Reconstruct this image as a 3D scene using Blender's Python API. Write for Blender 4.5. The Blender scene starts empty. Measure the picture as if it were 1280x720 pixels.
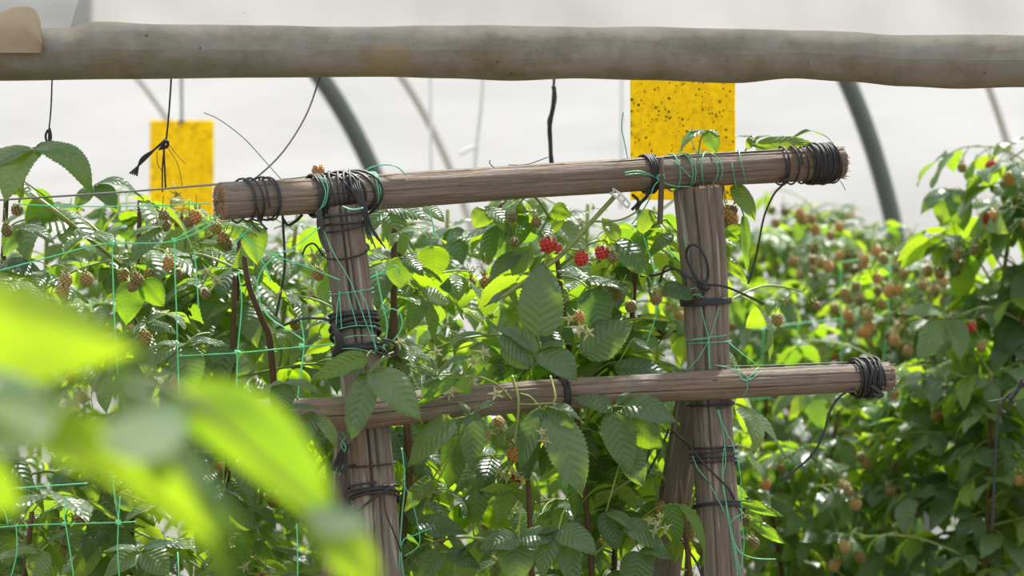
import bpy, bmesh, math, random
import numpy as np
from mathutils import Vector, Matrix, noise

R = random.Random(7)
C = bpy.context.scene.collection
PI = math.pi
F = 3600.0                      # focal length in pixels of the 1280 px frame
CAM = Vector((0, -4.0, 1.35))


def P(px, py, y):
    """the point at depth y that the photograph shows at px, py"""
    d = y - CAM.y
    return Vector(((px - 640) / F * d, y, CAM.z - (py - 360) / F * d))


# ------------------------------------------------------------------ helpers
def tag(o, label=None, cat=None, group=None, kind=None):
    if label: o['label'] = label
    if cat: o['category'] = cat
    if group: o['group'] = group
    if kind: o['kind'] = kind
    return o


def thing(name, loc, label, cat, group=None):
    o = bpy.data.objects.new(name, None)
    o.empty_display_size = 0.05
    o.location = loc
    C.objects.link(o)
    return tag(o, label, cat, group)


def place(o, parent, M):
    """parent o and give it the world matrix M (parents are never rotated)"""
    off = Vector((0, 0, 0))
    p = parent
    if p is not None:
        o.parent = p
        o.matrix_parent_inverse = Matrix.Identity(4)
        if p.parent is None:
            off = p.location
            o.matrix_basis = Matrix.Translation(-off) @ M
        else:
            o.matrix_basis = M
    else:
        o.matrix_basis = M
    return o


def link(name, me, parent=None, M=None):
    o = bpy.data.objects.new(name, me)
    C.objects.link(o)
    return place(o, parent, M or Matrix.Identity(4))


class MB:
    """collects vertices and faces of one mesh"""

    def __init__(s):
        s.v, s.f, s.uv, s.m, s.r = [], [], [], [], []

    def add(s, vs, fs, uvs=None, mat=0, rnd=0.5):
        b = len(s.v)
        s.v += [tuple(x) for x in vs]
        s.uv += list(uvs) if uvs is not None else [(0.0, 0.0)] * len(vs)
        s.r += [rnd] * len(vs)
        for f in fs:
            s.f.append(tuple(b + i for i in f))
            s.m.append(mat)

    def merge(s, o, M, rnd=None, swap=None):
        A = np.array(o.v) @ np.array(M.to_3x3()).T + np.array(M.translation)
        b = len(s.v)
        s.v += [tuple(x) for x in A]
        s.uv += o.uv
        s.r += o.r if rnd is None else [(x + rnd) % 1.0 for x in o.r]
        s.f += [tuple(b + i for i in f) for f in o.f]
        s.m += o.m if swap is None else [swap if x == 0 else x for x in o.m]

    def mesh(s, name, mats, smooth=True):
        me = bpy.data.meshes.new(name)
        me.from_pydata(s.v, [], s.f)
        for m in mats: me.materials.append(m)
        me.polygons.foreach_set('material_index', s.m)
        me.polygons.foreach_set('use_smooth', [smooth] * len(s.f))
        uvl = me.uv_layers.new(name='UVMap')
        li = np.zeros(len(me.loops), dtype=np.int32)
        me.loops.foreach_get('vertex_index', li)
        uvl.data.foreach_set('uv', np.array(s.uv, dtype=np.float32)[li].ravel())
        at = me.attributes.new('rnd', 'FLOAT', 'POINT')
        at.data.foreach_set('value', np.array(s.r, dtype=np.float32))
        me.update()
        return me


def smooth_path(pts, n=6):
    """Catmull-Rom through pts"""
    pts = [Vector(p) for p in pts]
    if len(pts) < 3: return pts
    out = []
    for i in range(len(pts) - 1):
        p0, p1, p2, p3 = pts[max(i - 1, 0)], pts[i], pts[i + 1], pts[min(i + 2, len(pts) - 1)]
        for k in range(n):
            t = k / n
            out.append(0.5 * ((2 * p1) + (p2 - p0) * t + (2 * p0 - 5 * p1 + 4 * p2 - p3) * t * t + (3 * p1 - p0 - 3 * p2 + p3) * t ** 3))
    out.append(pts[-1])
    return out


def tube(mb, pts, r, n=6, mat=0, rnd=0.5, cap=True, rfun=None, seam=None):
    """a round tube along pts; r a number or a list of radii; rfun(theta, length) scales it"""
    pts = [Vector(p) for p in pts]
    rs = r if isinstance(r, (list, tuple)) else [r] * len(pts)
    if len(rs) != len(pts):
        rs = [rs[0] + (rs[-1] - rs[0]) * i / (len(pts) - 1) for i in range(len(pts))]
    t0 = (pts[1] - pts[0]).normalized()
    u = t0.orthogonal().normalized() if seam is None else (Vector(seam) - t0 * t0.dot(Vector(seam))).normalized()
    vs, uvs, fs = [], [], []
    L = 0.0
    for i, p in enumerate(pts):
        a = pts[max(i - 1, 0)]; b = pts[min(i + 1, len(pts) - 1)]
        t = (b - a)
        t = t.normalized() if t.length > 1e-9 else t0
        u = (u - t * t.dot(u))
        u = u.normalized() if u.length > 1e-6 else t.orthogonal().normalized()
        w = t.cross(u)
        if i: L += (p - pts[i - 1]).length
        for k in range(n + 1):
            th = 2 * PI * k / n
            rr = rs[i] * (rfun(th, L) if rfun else 1.0)
            vs.append(p + (u * math.cos(th) + w * math.sin(th)) * rr)
            uvs.append((k / n, L))
    m = n + 1
    for i in range(len(pts) - 1):
        for k in range(n):
            fs.append((i * m + k, i * m + k + 1, (i + 1) * m + k + 1, (i + 1) * m + k))
    if cap:
        for i, flip in ((0, True), (len(pts) - 1, False)):
            c = len(vs)
            vs.append(pts[i]); uvs.append((0.5, uvs[i * m][1]))
            for k in range(n):
                a, b = i * m + k, i * m + k + 1
                fs.append((c, b, a) if flip else (c, a, b))
    mb.add(vs, fs, uvs, mat, rnd)


# ------------------------------------------------------------------ materials
class NT:
    def __init__(s, name):
        s.m = bpy.data.materials.new(name)
        s.m.use_nodes = True
        s.t = s.m.node_tree
        s.t.nodes.clear()
        s.out = s.n('ShaderNodeOutputMaterial')

    def n(s, typ, **kw):
        nd = s.t.nodes.new(typ)
        for k, v in kw.items(): setattr(nd, k, v)
        return nd

    def l(s, a, b): s.t.links.new(a, b)

    def math(s, op, a, b=None, c=None):
        nd = s.n('ShaderNodeMath', operation=op)
        for i, x in enumerate((a, b, c)):
            if x is None: continue
            if hasattr(x, 'links'): s.l(x, nd.inputs[i])
            else: nd.inputs[i].default_value = x
        return nd.outputs[0]

    def mix(s, f, a, b, mode='MIX'):
        nd = s.n('ShaderNodeMix', data_type='RGBA', blend_type=mode)
        for i, x in ((0, f), (6, a), (7, b)):
            if hasattr(x, 'links'): s.l(x, nd.inputs[i])
            else: nd.inputs[i].default_value = x if i == 0 else (*x, 1.0)
        return nd.outputs[2]

    def ramp(s, f, stops):
        nd = s.n('ShaderNodeValToRGB')
        e = nd.color_ramp.elements
        while len(e) < len(stops): e.new(0.5)
        for el, (p, c) in zip(e, stops):
            el.position = p
            el.color = (*c, 1.0) if not isinstance(c, (int, float)) else (c, c, c, 1.0)
        s.l(f, nd.inputs[0])
        return nd.outputs[0]

    def noise(s, vec, scale, detail=3.0, rough=0.55):
        nd = s.n('ShaderNodeTexNoise')
        nd.inputs['Scale'].default_value = scale
        nd.inputs['Detail'].default_value = detail
        nd.inputs['Roughness'].default_value = rough
        if vec is not None: s.l(vec, nd.inputs['Vector'])
        return nd.outputs['Fac']

    def bsdf(s, col, rough=0.5, spec=0.5, normal=None, **kw):
        nd = s.n('ShaderNodeBsdfPrincipled')
        if hasattr(col, 'links'): s.l(col, nd.inputs['Base Color'])
        else: nd.inputs['Base Color'].default_value = (*col, 1.0)
        if hasattr(rough, 'links'): s.l(rough, nd.inputs['Roughness'])
        else: nd.inputs['Roughness'].default_value = rough
        nd.inputs['Specular IOR Level'].default_value = spec
        if normal is not None: s.l(normal, nd.inputs['Normal'])
        for k, v in kw.items(): nd.inputs[k.replace('_', ' ')].default_value = v
        return nd.outputs[0]

    def bump(s, h, strength, dist):
        nd = s.n('ShaderNodeBump')
        nd.inputs['Strength'].default_value = strength
        nd.inputs['Distance'].default_value = dist
        s.l(h, nd.inputs['Height'])
        return nd.outputs[0]

    def transl(s, col, normal=None):
        nd = s.n('ShaderNodeBsdfTranslucent')
        if hasattr(col, 'links'): s.l(col, nd.inputs[0])
        else: nd.inputs[0].default_value = (*col, 1.0)
        if normal is not None: s.l(normal, nd.inputs['Normal'])
        return nd.outputs[0]

    def mixsh(s, f, a, b):
        nd = s.n('ShaderNodeMixShader')
        if hasattr(f, 'links'): s.l(f, nd.inputs[0])
        else: nd.inputs[0].default_value = f
        s.l(a, nd.inputs[1]); s.l(b, nd.inputs[2])
        return nd.outputs[0]

    def done(s, sh):
        s.l(sh, s.out.inputs[0])
        return s.m


def leaf_material(name, top_a, top_b, tr_a, tr_b, under, tfac):
    t = NT(name)
    uv = t.n('ShaderNodeUVMap'); sep = t.n('ShaderNodeSeparateXYZ'); t.l(uv.outputs[0], sep.inputs[0])
    au = t.math('ABSOLUTE', t.math('MULTIPLY_ADD', sep.outputs[0], 2.0, -1.0))
    v = sep.outputs[1]
    ph = t.math('MULTIPLY', t.math('SUBTRACT', v, t.math('MULTIPLY', au, 0.22)), 9.0)
    fr = t.math('ABSOLUTE', t.math('SUBTRACT', t.math('FRACT', ph), 0.5))      # 0.5 at a side vein
    side = t.math('SMOOTH_MAX', t.math('MULTIPLY_ADD', fr, 12.0, -5.1), 0.0, 0.1)
    mid = t.math('MAXIMUM', t.math('MULTIPLY_ADD', au, -22.0, 1.0), 0.0)
    vein = t.math('MINIMUM', t.math('MAXIMUM', side, mid), 1.0)
    rn = t.n('ShaderNodeAttribute', attribute_name='rnd').outputs['Fac']
    oi = t.n('ShaderNodeObjectInfo').outputs['Random']
    k = t.math('FRACT', t.math('ADD', rn, oi))
    geo = t.n('ShaderNodeNewGeometry')
    tc = t.n('ShaderNodeTexCoord')
    blot = t.noise(tc.outputs['Object'], 40.0, 4.0)
    top = t.mix(k, top_a, top_b)
    top = t.mix(t.math('MULTIPLY', vein, 0.5), top, (0.17, 0.24, 0.12))
    top = t.mix(t.math('MULTIPLY', blot, 0.25), top, (0.10, 0.14, 0.08))
    und = t.mix(t.math('MULTIPLY', vein, 0.5), under, (0.30, 0.36, 0.20))
    col = t.mix(geo.outputs['Backfacing'], top, und)
    trc = t.mix(k, tr_a, tr_b)
    trc = t.mix(t.math('MULTIPLY', vein, 0.35), trc, (0.10, 0.22, 0.015))
    h = t.math('ADD', t.math('MULTIPLY', fr, -2.0), t.math('MULTIPLY', blot, 1.1))
    nrm = t.bump(h, 0.6, 0.0020)
    p = t.bsdf(col, 0.35, 0.55, nrm)
    return t.done(t.mixsh(tfac, p, t.transl(trc)))


M = {}
M['leaf'] = leaf_material('leaf_green', (0.050, 0.098, 0.060), (0.098, 0.165, 0.094), (0.24, 0.48, 0.015), (0.54, 0.76, 0.02), (0.15, 0.215, 0.12), 0.40)
M['young'] = leaf_material('leaf_young', (0.06, 0.17, 0.025), (0.10, 0.22, 0.03), (0.36, 0.64, 0.010), (0.50, 0.70, 0.012), (0.18, 0.28, 0.09), 0.48)


def plain(name, col, rough=0.6, spec=0.4, var=None, scale=60.0, bump=0.0):
    t = NT(name)
    tc = t.n('ShaderNodeTexCoord').outputs['Object']
    nz = t.noise(tc, scale, 4.0)
    c = t.mix(nz, col, var) if var else col
    nrm = t.bump(nz, 0.6, bump) if bump else None
    return t.done(t.bsdf(c, rough, spec, nrm))


M['stem'] = plain('stem_green', (0.16, 0.26, 0.05), 0.5, 0.4, (0.28, 0.34, 0.10), 30)
M['cane'] = plain('cane_brown', (0.055, 0.035, 0.022), 0.7, 0.3, (0.14, 0.085, 0.045), 25, 0.001)
M['green_cane'] = plain('cane_green', (0.17, 0.24, 0.05), 0.5, 0.4, (0.26, 0.30, 0.09), 14)
M['sepal'] = plain('sepal', (0.28, 0.34, 0.12), 0.6, 0.3, (0.52, 0.50, 0.28), 90)
M['black_twine'] = plain('black_twine', (0.012, 0.012, 0.014), 0.55, 0.5, (0.045, 0.045, 0.05), 220, 0.0006)
M['green_twine'] = plain('green_twine', (0.05, 0.38, 0.21), 0.45, 0.5, (0.16, 0.60, 0.38), 80)
M['net'] = plain('net_green', (0.10, 0.68, 0.28), 0.4, 0.5, (0.22, 0.80, 0.42), 40)
M['wire'] = plain('steel_wire', (0.13, 0.13, 0.13), 0.4, 0.6, (0.30, 0.30, 0.29), 60)
M['hoop'] = plain('painted_hoop', (0.13, 0.17, 0.165), 0.45, 0.5, (0.19, 0.225, 0.22), 4)
M['tube'] = plain('pale_tube', (0.80, 0.80, 0.80), 0.5, 0.4, (0.88, 0.88, 0.87), 5)
M['soil'] = plain('soil', (0.07, 0.05, 0.032), 0.9, 0.2, (0.20, 0.15, 0.09), 9, 0.02)
M['clip'] = plain('clear_clip', (0.62, 0.63, 0.62), 0.3, 0.5, (0.75, 0.75, 0.74), 50)


def berry_material(name, a, b):
    t = NT(name)
    oi = t.n('ShaderNodeObjectInfo').outputs['Random']
    tc = t.n('ShaderNodeTexCoord').outputs['Object']
    nz = t.noise(tc, 130.0, 2.0)
    c = t.mix(t.math('FRACT', t.math('ADD', oi, nz)), a, b)
    p = t.bsdf(c, 0.35, 0.5, None, Sheen_Weight=0.25)
    return t.done(t.mixsh(0.2, p, t.transl(c)))


M['berry_tan'] = berry_material('berry_unripe', (0.36, 0.24, 0.06), (0.48, 0.35, 0.12))
M['berry_brown'] = berry_material('berry_green_brown', (0.17, 0.14, 0.045), (0.30, 0.22, 0.07))
M['berry_orange'] = berry_material('berry_turning', (0.60, 0.29, 0.07), (0.62, 0.38, 0.13))
M['berry_red'] = berry_material('berry_red', (0.55, 0.03, 0.02), (0.68, 0.08, 0.05))


def wood_material(name, dark, mid, light, pale=None):
    t = NT(name)
    uv = t.n('ShaderNodeUVMap')
    mp = t.n('ShaderNodeMapping'); t.l(uv.outputs[0], mp.inputs['Vector'])
    mp.inputs['Scale'].default_value = (26.0, 9.0, 1.0)
    fib = t.noise(mp.outputs[0], 1.0, 6.0, 0.65)
    mp2 = t.n('ShaderNodeMapping'); t.l(uv.outputs[0], mp2.inputs['Vector'])
    mp2.inputs['Scale'].default_value = (90.0, 14.0, 1.0)
    fine = t.noise(mp2.outputs[0], 1.0, 4.0, 0.6)
    tc = t.n('ShaderNodeTexCoord').outputs['Object']
    blot = t.noise(tc, 14.0, 5.0, 0.6)
    c = t.ramp(fib, [(0.25, dark), (0.50, mid), (0.78, light)])
    c = t.mix(t.math('MULTIPLY', fine, 0.55), c, tuple(x * 0.62 for x in mid))
    c = t.mix(t.ramp(blot, [(0.45, 0.0), (0.7, 0.6)]), c, tuple(x * y for x, y in zip(mid, (1.05, 0.80, 0.62))))
    mp3 = t.n('ShaderNodeMapping'); t.l(uv.outputs[0], mp3.inputs['Vector'])
    mp3.inputs['Scale'].default_value = (9.0, 22.0, 1.0)
    kn = t.n('ShaderNodeTexVoronoi'); kn.inputs['Scale'].default_value = 1.0; t.l(mp3.outputs[0], kn.inputs['Vector'])
    ks = t.n('ShaderNodeSeparateColor'); t.l(kn.outputs['Color'], ks.inputs[0])
    kt = t.math('MULTIPLY', t.math('MAXIMUM', t.math('SUBTRACT', ks.outputs[0], 0.72), 0.0), 0.6)
    c = t.mix(t.math('MULTIPLY', t.math('LESS_THAN', kn.outputs['Distance'], kt), 0.75), c, (0.05, 0.036, 0.028))
    if pale:
        mp4 = t.n('ShaderNodeMapping'); t.l(uv.outputs[0], mp4.inputs['Vector'])
        mp4.inputs['Scale'].default_value = (13.0, 6.0, 1.0)
        c = t.mix(t.ramp(t.noise(mp4.outputs[0], 1.0, 2.0, 0.4), [(0.615, 0.0), (0.64, 0.8)]), c, pale)
    h = t.math('ADD', fib, t.math('MULTIPLY', fine, 0.6))
    return t.done(t.bsdf(c, 0.78, 0.3, t.bump(h, 1.0, 0.007)))


M['wood'] = wood_material('weathered_wood', (0.135, 0.100, 0.076), (0.30, 0.252, 0.208), (0.43, 0.375, 0.32))
M['post_wood'] = wood_material('weathered_post', (0.14, 0.112, 0.092), (0.265, 0.230, 0.203), (0.38, 0.345, 0.31), (0.46, 0.41, 0.35))
M['end_grain'] = plain('end_grain', (0.16, 0.095, 0.055), 0.85, 0.2, (0.36, 0.25, 0.16), 70, 0.002)
M['fibre'] = plain('wood_fibre', (0.30, 0.23, 0.16), 0.8, 0.2, (0.5, 0.42, 0.32), 60)


def trap_material(name, speck, scale, lo):
    t = NT(name)
    tc = t.n('ShaderNodeTexCoord').outputs['Object']
    vo = t.n('ShaderNodeTexVoronoi'); vo.inputs['Scale'].default_value = scale
    t.l(tc, vo.inputs['Vector'])
    big = t.noise(tc, scale * 0.25, 3.0)
    siz = t.n('ShaderNodeSeparateColor'); t.l(vo.outputs['Color'], siz.inputs[0])
    thr = t.math('MULTIPLY', t.math('MULTIPLY', siz.outputs[0], siz.outputs[1]), 0.55)
    spot = t.math('LESS_THAN', vo.outputs['Distance'], thr)
    blur = t.noise(tc, scale * 0.6, 4.0, 0.7)
    base = t.mix(t.ramp(blur, [(0.42, 0.0), (0.72, 1.0)]), (0.86, 0.69, 0.006), (0.70, 0.51, 0.008))
    c = t.mix(t.math('MULTIPLY', spot, speck), base, (0.10, 0.055, 0.01))
    p = t.bsdf(c, 0.35, 0.4)
    return t.done(t.mixsh(0.58, p, t.transl(c)))


M['trap'] = trap_material('sticky_card', 0.85, 190.0, 0)
M['trap_clean'] = trap_material('sticky_card_clean', 0.5, 120.0, 0)


def film_material(name, alb, tfac, stains_toplight=False, tint=(1, 1, 1), crease=(1.2, 1.2, 9.0), speck=False):
    t = NT(name)
    tc = t.n('ShaderNodeTexCoord').outputs['Object']
    mp = t.n('ShaderNodeMapping'); t.l(tc, mp.inputs['Vector']); mp.inputs['Scale'].default_value = crease
    cr = t.noise(mp.outputs[0], 1.0, 4.0, 0.5)
    base = tuple(alb * x for x in tint)
    c = t.mix(t.ramp(cr, [(0.35, 0.0), (0.7, 1.0)]), base, tuple(0.86 * x for x in base))
    if stains_toplight:
        n1 = t.noise(tc, 11.0, 6.0, 0.7); n2 = t.noise(tc, 23.0, 4.0, 0.6); n3 = t.noise(tc, 5.0, 3.0, 0.5)
        c = t.mix(t.ramp(n1, [(0.42, 0.0), (0.68, 0.85)]), c, (0.17, 0.145, 0.065))
        c = t.mix(t.ramp(n2, [(0.5, 0.0), (0.75, 0.6)]), c, (0.17, 0.165, 0.14))
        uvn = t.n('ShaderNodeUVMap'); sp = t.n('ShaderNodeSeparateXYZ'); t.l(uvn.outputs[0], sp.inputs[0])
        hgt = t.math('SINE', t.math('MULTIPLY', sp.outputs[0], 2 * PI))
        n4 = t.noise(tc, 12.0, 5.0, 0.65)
        c = t.mix(t.ramp(t.math('ADD', hgt, t.math('MULTIPLY_ADD', n4, 1.3, -0.65)), [(0.48, 0.0), (0.98, 0.9)]), c, (0.54, 0.48, 0.40))  # lighter warm top paints light from above into the roll's colour
        c = t.mix(t.ramp(n3, [(0.55, 0.0), (0.75, 0.7)]), c, (0.38, 0.26, 0.07))
    if speck:
        vo = t.n('ShaderNodeTexVoronoi'); vo.inputs['Scale'].default_value = 55.0; t.l(tc, vo.inputs['Vector'])
        sc_ = t.n('ShaderNodeSeparateColor'); t.l(vo.outputs['Color'], sc_.inputs[0])
        thr = t.math('MULTIPLY', t.math('MAXIMUM', t.math('SUBTRACT', sc_.outputs[0], 0.72), 0.0), 0.5 if stains_toplight else 0.22)
        c = t.mix(t.math('MULTIPLY', t.math('LESS_THAN', vo.outputs['Distance'], thr), 0.7), c, (0.05, 0.045, 0.04))
    nrm = t.bump(cr, 0.5 if stains_toplight else 0.3, 0.02)
    p = t.bsdf(c, 0.4, 0.35, nrm)
    return t.done(t.mixsh(tfac, p, t.transl(c, nrm)))


M['film'] = film_material('tunnel_film', 0.375, 0.6, tint=(.975, .985, 1.0))
M['film_sheet'] = film_material('hanging_film', 0.57, 0.65, tint=(1, 0.985, 0.985), crease=(6, 6, 2), speck=True)
M['film_roll'] = film_material('rolled_film', 0.31, 0.26, stains_toplight=True, tint=(1, 0.95, 0.84), crease=(5, 16, 16), speck=True)
M['film_tan'] = film_material('tan_film', 0.60, 0.5, tint=(1, 0.80, 0.58), crease=(9, 9, 9))


# ------------------------------------------------------------------ leaves
def leaflet(mb, L, W, nv=22, nu=4, hump=0.06, fold=0.25, pleat=0.012, tipdroop=0.0, M4=None, mat=0, rnd=0.5, seed=0, twist=0.0, tooth=0.05, bow=0.0):
    """one toothed, pleated leaflet: base at the origin, tip along +Y, upper face +Z"""
    rr = random.Random(seed)
    p1 = rr.uniform(0, 6.28); p2 = rr.uniform(0, 6.28); wv = rr.uniform(0.01, 0.03); calm = min(1.0, hump * 25)
    vs, uvs, fs = [], [], []
    cols = [k / nu for k in range(-nu, nu + 1)]
    for i in range(nv + 1):
        v = i / nv
        w = (v ** 0.52) * ((1 - v) ** 0.85) * 1.95 if v < 1 else 0.0
        w = max(w, 0.004)
        tw = 1.0 + (tooth if i % 2 else -tooth) * (0 if i in (0, nv) else 1)
        for u in cols:
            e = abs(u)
            x = u * W * 0.5 * w * (1 + (tw - 1) * e ** 4) + bow * L * 4 * v * (1 - v)
            yy = v * L - (0.03 * L * e if 0 < i < nv else 0)
            z = hump * L * 4 * v * (1 - v) - tipdroop * L * v ** 3
            z += fold * e * w * W * 0.5 - (0.28 * calm * e * e * w * W * 0.5)
            z += 0.75 * calm * pleat * L * math.cos(2 * PI * 9 * (v - 0.22 * e)) * min(e * 2.2, 1) * w * 0.6
            z += calm * 0.05 * L * noise.noise(Vector((u * 1.3 + p1, v * 3.2, p2))) * (0.25 + e)
            z += calm * wv * L * math.sin(7 * v + p1 + (2.5 if u > 0 else 0)) * e
            if twist:
                a = twist * v
                x, z = x * math.cos(a) - z * math.sin(a), x * math.sin(a) + z * math.cos(a)
            q = Vector((x, yy, z))
            vs.append(M4 @ q if M4 else q)
            uvs.append(((u + 1) / 2, v))
    m = len(cols)
    for i in range(nv):
        for k in range(m - 1):
            fs.append((i * m + k, i * m + k + 1, (i + 1) * m + k + 1, (i + 1) * m + k))
    mb.add(vs, fs, uvs, mat, rnd)


def frame(o, t, n):
    """matrix with +Y along t and +Z near n"""
    Y = Vector(t).normalized(); n = Vector(n)
    Z = n - Y * Y.dot(n)
    Z = Z.normalized() if Z.length > 1e-5 else Y.orthogonal().normalized()
    X = Y.cross(Z)
    m = Matrix((X, Y, Z)).transposed().to_4x4()
    m.translation = o
    return m


def compound(seed, nlf=3, nv=30, nu=4, size=1.0):
    """a raspberry leaf: a petiole and three or five leaflets, from the origin along +Y"""
    r = random.Random(seed)
    mb = MB()
    pl = r.uniform(0.035, 0.06) * size
    L = r.uniform(0.078, 0.098) * size
    path = smooth_path([(0, 0, 0), (0, pl * 0.5, 0.006), (0, pl, 0.004), (0, pl * 1.28, -0.002)], 3)
    tube(mb, path, [0.0013, 0.0009], 5, 1)
    end = path[-1]
    droop = r.uniform(0.25, 0.9)
    d = Vector((r.uniform(-.15, .15), math.cos(droop), -math.sin(droop)))
    leaflet(mb, L, L * r.uniform(0.66, 0.76), nv, nu, r.uniform(.03, .10), r.uniform(.12, .5), 0.014, r.uniform(0, .25),
            frame(end, d, (r.uniform(-.2, .2), 0.3, 1)), 0, r.random(), seed * 7 + 1, r.uniform(-.3, .3))
    for s in (-1, 1):
        a = r.uniform(0.95, 1.35); dr = r.uniform(0.15, 0.8)
        d = Vector((s * math.sin(a), math.cos(a), -math.sin(dr)))
        b = Vector((0, pl, 0.004))
        st = b + d.normalized() * 0.006
        tube(mb, [b, st], 0.0009, 4, 1)
        leaflet(mb, L * r.uniform(.80, .95), L * r.uniform(.54, .64), nv, nu, r.uniform(.03, .10), r.uniform(.12, .5), 0.014, r.uniform(0, .25),
                frame(st, d, (s * -0.1, 0.1, 1)), 0, r.random(), seed * 7 + 2 + s, r.uniform(-.3, .3))
    if nlf == 5:
        for s in (-1, 1):
            a = r.uniform(1.2, 1.6); dr = r.uniform(0.2, 0.8)
            d = Vector((s * math.sin(a), math.cos(a), -math.sin(dr)))
            b = Vector((0, pl * 0.5, 0.006)); st = b + d.normalized() * 0.005
            leaflet(mb, L * r.uniform(.6, .75), L * r.uniform(.42, .5), nv, nu, .05, .3, 0.012, .1,
                    frame(st, d, (0, 0, 1)), 0, r.random(), seed * 7 + 5 + s)
    return mb


LEAF_MB = [compound(100 + i, 5 if i % 4 == 3 else 3) for i in range(12)]
LEAF = [mb.mesh('leaf', [M['leaf'], M['stem']]) for mb in LEAF_MB]
YOUNG = [compound(300 + i, 3, size=0.8).mesh('leaf_young', [M['young'], M['stem']]) for i in range(4)]
LEAF_LO = [compound(100 + i, 3, 9, 2) for i in range(10)]


# ------------------------------------------------------------------ berries
def berry_mesh(name, mat, r=0.0088, h=1.12, seed=0):
    rr = random.Random(seed)
    bm = bmesh.new()
    n = 42
    for i in range(n):
        z = 1 - 2 * (i + 0.5) / n
        if z > 0.86: continue
        a = i * 2.39996
        q = math.sqrt(1 - z * z)
        c = Vector((q * math.cos(a) * r * 0.80, q * math.sin(a) * r * 0.80, z * r * h * 0.85 - r * h))
        bmesh.ops.create_icosphere(bm, subdivisions=1, radius=r * rr.uniform(.27, .33), matrix=Matrix.Translation(c))
    bmesh.ops.create_icosphere(bm, subdivisions=2, radius=r * 0.82, matrix=Matrix.Translation((0, 0, -r * h)) @ Matrix.Diagonal((1, 1, h * 0.9, 1)))
    me = bpy.data.meshes.new(name)
    bm.to_mesh(me); bm.free()
    me.materials.append(mat)
    me.polygons.foreach_set('use_smooth', [True] * len(me.polygons))
    return me


BERRY = {k: berry_mesh('berry_' + k, M['berry_' + k], r, h, i) for i, (k, r, h) in enumerate((('tan', .0088, 1.1), ('brown', .0080, 1.0), ('orange', .0092, 1.15), ('red', .0098, 1.12)))}


def calyx_mesh(openness=0.5, seed=1, stalk=0.022):
    mb = MB(); r = random.Random(seed)
    for k in range(5):
        a = 2 * PI * k / 5 + r.uniform(-.15, .15)
        out = Vector((math.cos(a), math.sin(a), 0)); side = Vector((-math.sin(a), math.cos(a), 0))
        L = r.uniform(.009, .012); vs = []
        for i in range(5):
            v = i / 4
            w = 0.0028 * (1 - v) ** 0.7 if v < 1 else 0.0001
            el = openness * v * 1.6
            p = out * (0.001 + L * v * math.cos(el * 0.8)) + Vector((0, 0, 0.0005 + L * math.sin(el) * v * 0.8))
            vs += [p - side * w, p + Vector((0, 0, 0.0006)), p + side * w]
        fs = []
        for i in range(4):
            for j in range(2): fs.append((i * 3 + j, i * 3 + j + 1, i * 3 + j + 4, i * 3 + j + 3))
        mb.add(vs, fs, None, 0)
    tube(mb, smooth_path([(0, 0, 0), (0.001, 0, stalk * .5), (0.004, 0, stalk)], 3), 0.0007, 5, 1)
    return mb.mesh('calyx', [M['sepal'], M['stem']])


CALYX = [calyx_mesh(0.5, 1), calyx_mesh(-0.5, 2), calyx_mesh(0.9, 3)]


def bud_mesh(seed):
    """an open spent flower: star of sepals round a bristly centre"""
    mb = MB(); r = random.Random(seed)
    for k in range(5):
        a = 2 * PI * k / 5 + r.uniform(-.2, .2)
        out = Vector((math.cos(a), math.sin(a), 0)); side = Vector((-math.sin(a), math.cos(a), 0))
        L = r.uniform(.007, .014); cu = r.uniform(-.006, .010); vs = []
        for i in range(5):
            v = i / 4; w = 0.0022 * (1 - v) ** 0.8 + 0.0001
            p = out * (L * v) + Vector((0, 0, -cu * v * v + 0.001 * r.random()))
            vs += [p - side * w, p + Vector((0, 0, -0.0008)), p + side * w]
        fs = []
        for i in range(4):
            for j in range(2): fs.append((i * 3 + j, i * 3 + j + 1, i * 3 + j + 4, i * 3 + j + 3))
        mb.add(vs, fs)
    for k in range(16):
        a = r.uniform(0, 6.28); e = r.uniform(.2, 1.2)
        d = Vector((math.cos(a) * math.cos(e), math.sin(a) * math.cos(e), -math.sin(e)))
        tube(mb, [(0, 0, 0), d * r.uniform(.004, .007)], [0.0011, 0.0005], 4)
    tube(mb, smooth_path([(0, 0, 0), (0.001, 0, .012), (0.005, 0, .028)], 3), 0.0008, 5, 1)
    return mb.mesh('flower_bud', [M['sepal'], M['stem']])


BUD = [bud_mesh(i) for i in range(3)]


def add_berry(plant, pos, kind, tilt=None, scale=1.0, calyx=True):
    rt = Matrix.Rotation(R.uniform(0, 6.28), 4, 'Z')
    tl = Matrix.Rotation(R.uniform(-.5, .5) if tilt is None else tilt, 4, 'X') @ Matrix.Rotation(R.uniform(-.4, .4), 4, 'Y')
    m = Matrix.Translation(pos) @ tl @ rt @ Matrix.Diagonal((scale, scale, scale, 1))
    b = link('berry', BERRY[kind], plant, m)
    if calyx:
        link('calyx', R.choice(CALYX), b, Matrix.Identity(4))
    return b


def add_bud(plant, pos, d, scale=1.0):
    q = Vector(d).normalized().to_track_quat('-Z', 'Y').to_matrix().to_4x4()
    return link('flower_bud', R.choice(BUD), plant, Matrix.Translation(pos) @ q @ Matrix.Diagonal((scale, scale, scale, 1)))


BK = ['tan'] * 6 + ['brown'] * 4 + ['orange'] * 3 + ['red']


def in_front_of_frame(p):
    """keeps the fill of leaves behind the wooden frame"""
    px = 640 + p.x * F / (p.y + 4)
    if px < 262: return p.y < -0.22
    lim = -0.20 + 0.4 * (px - 275) / 780 + 0.055
    return p.y < lim


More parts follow.
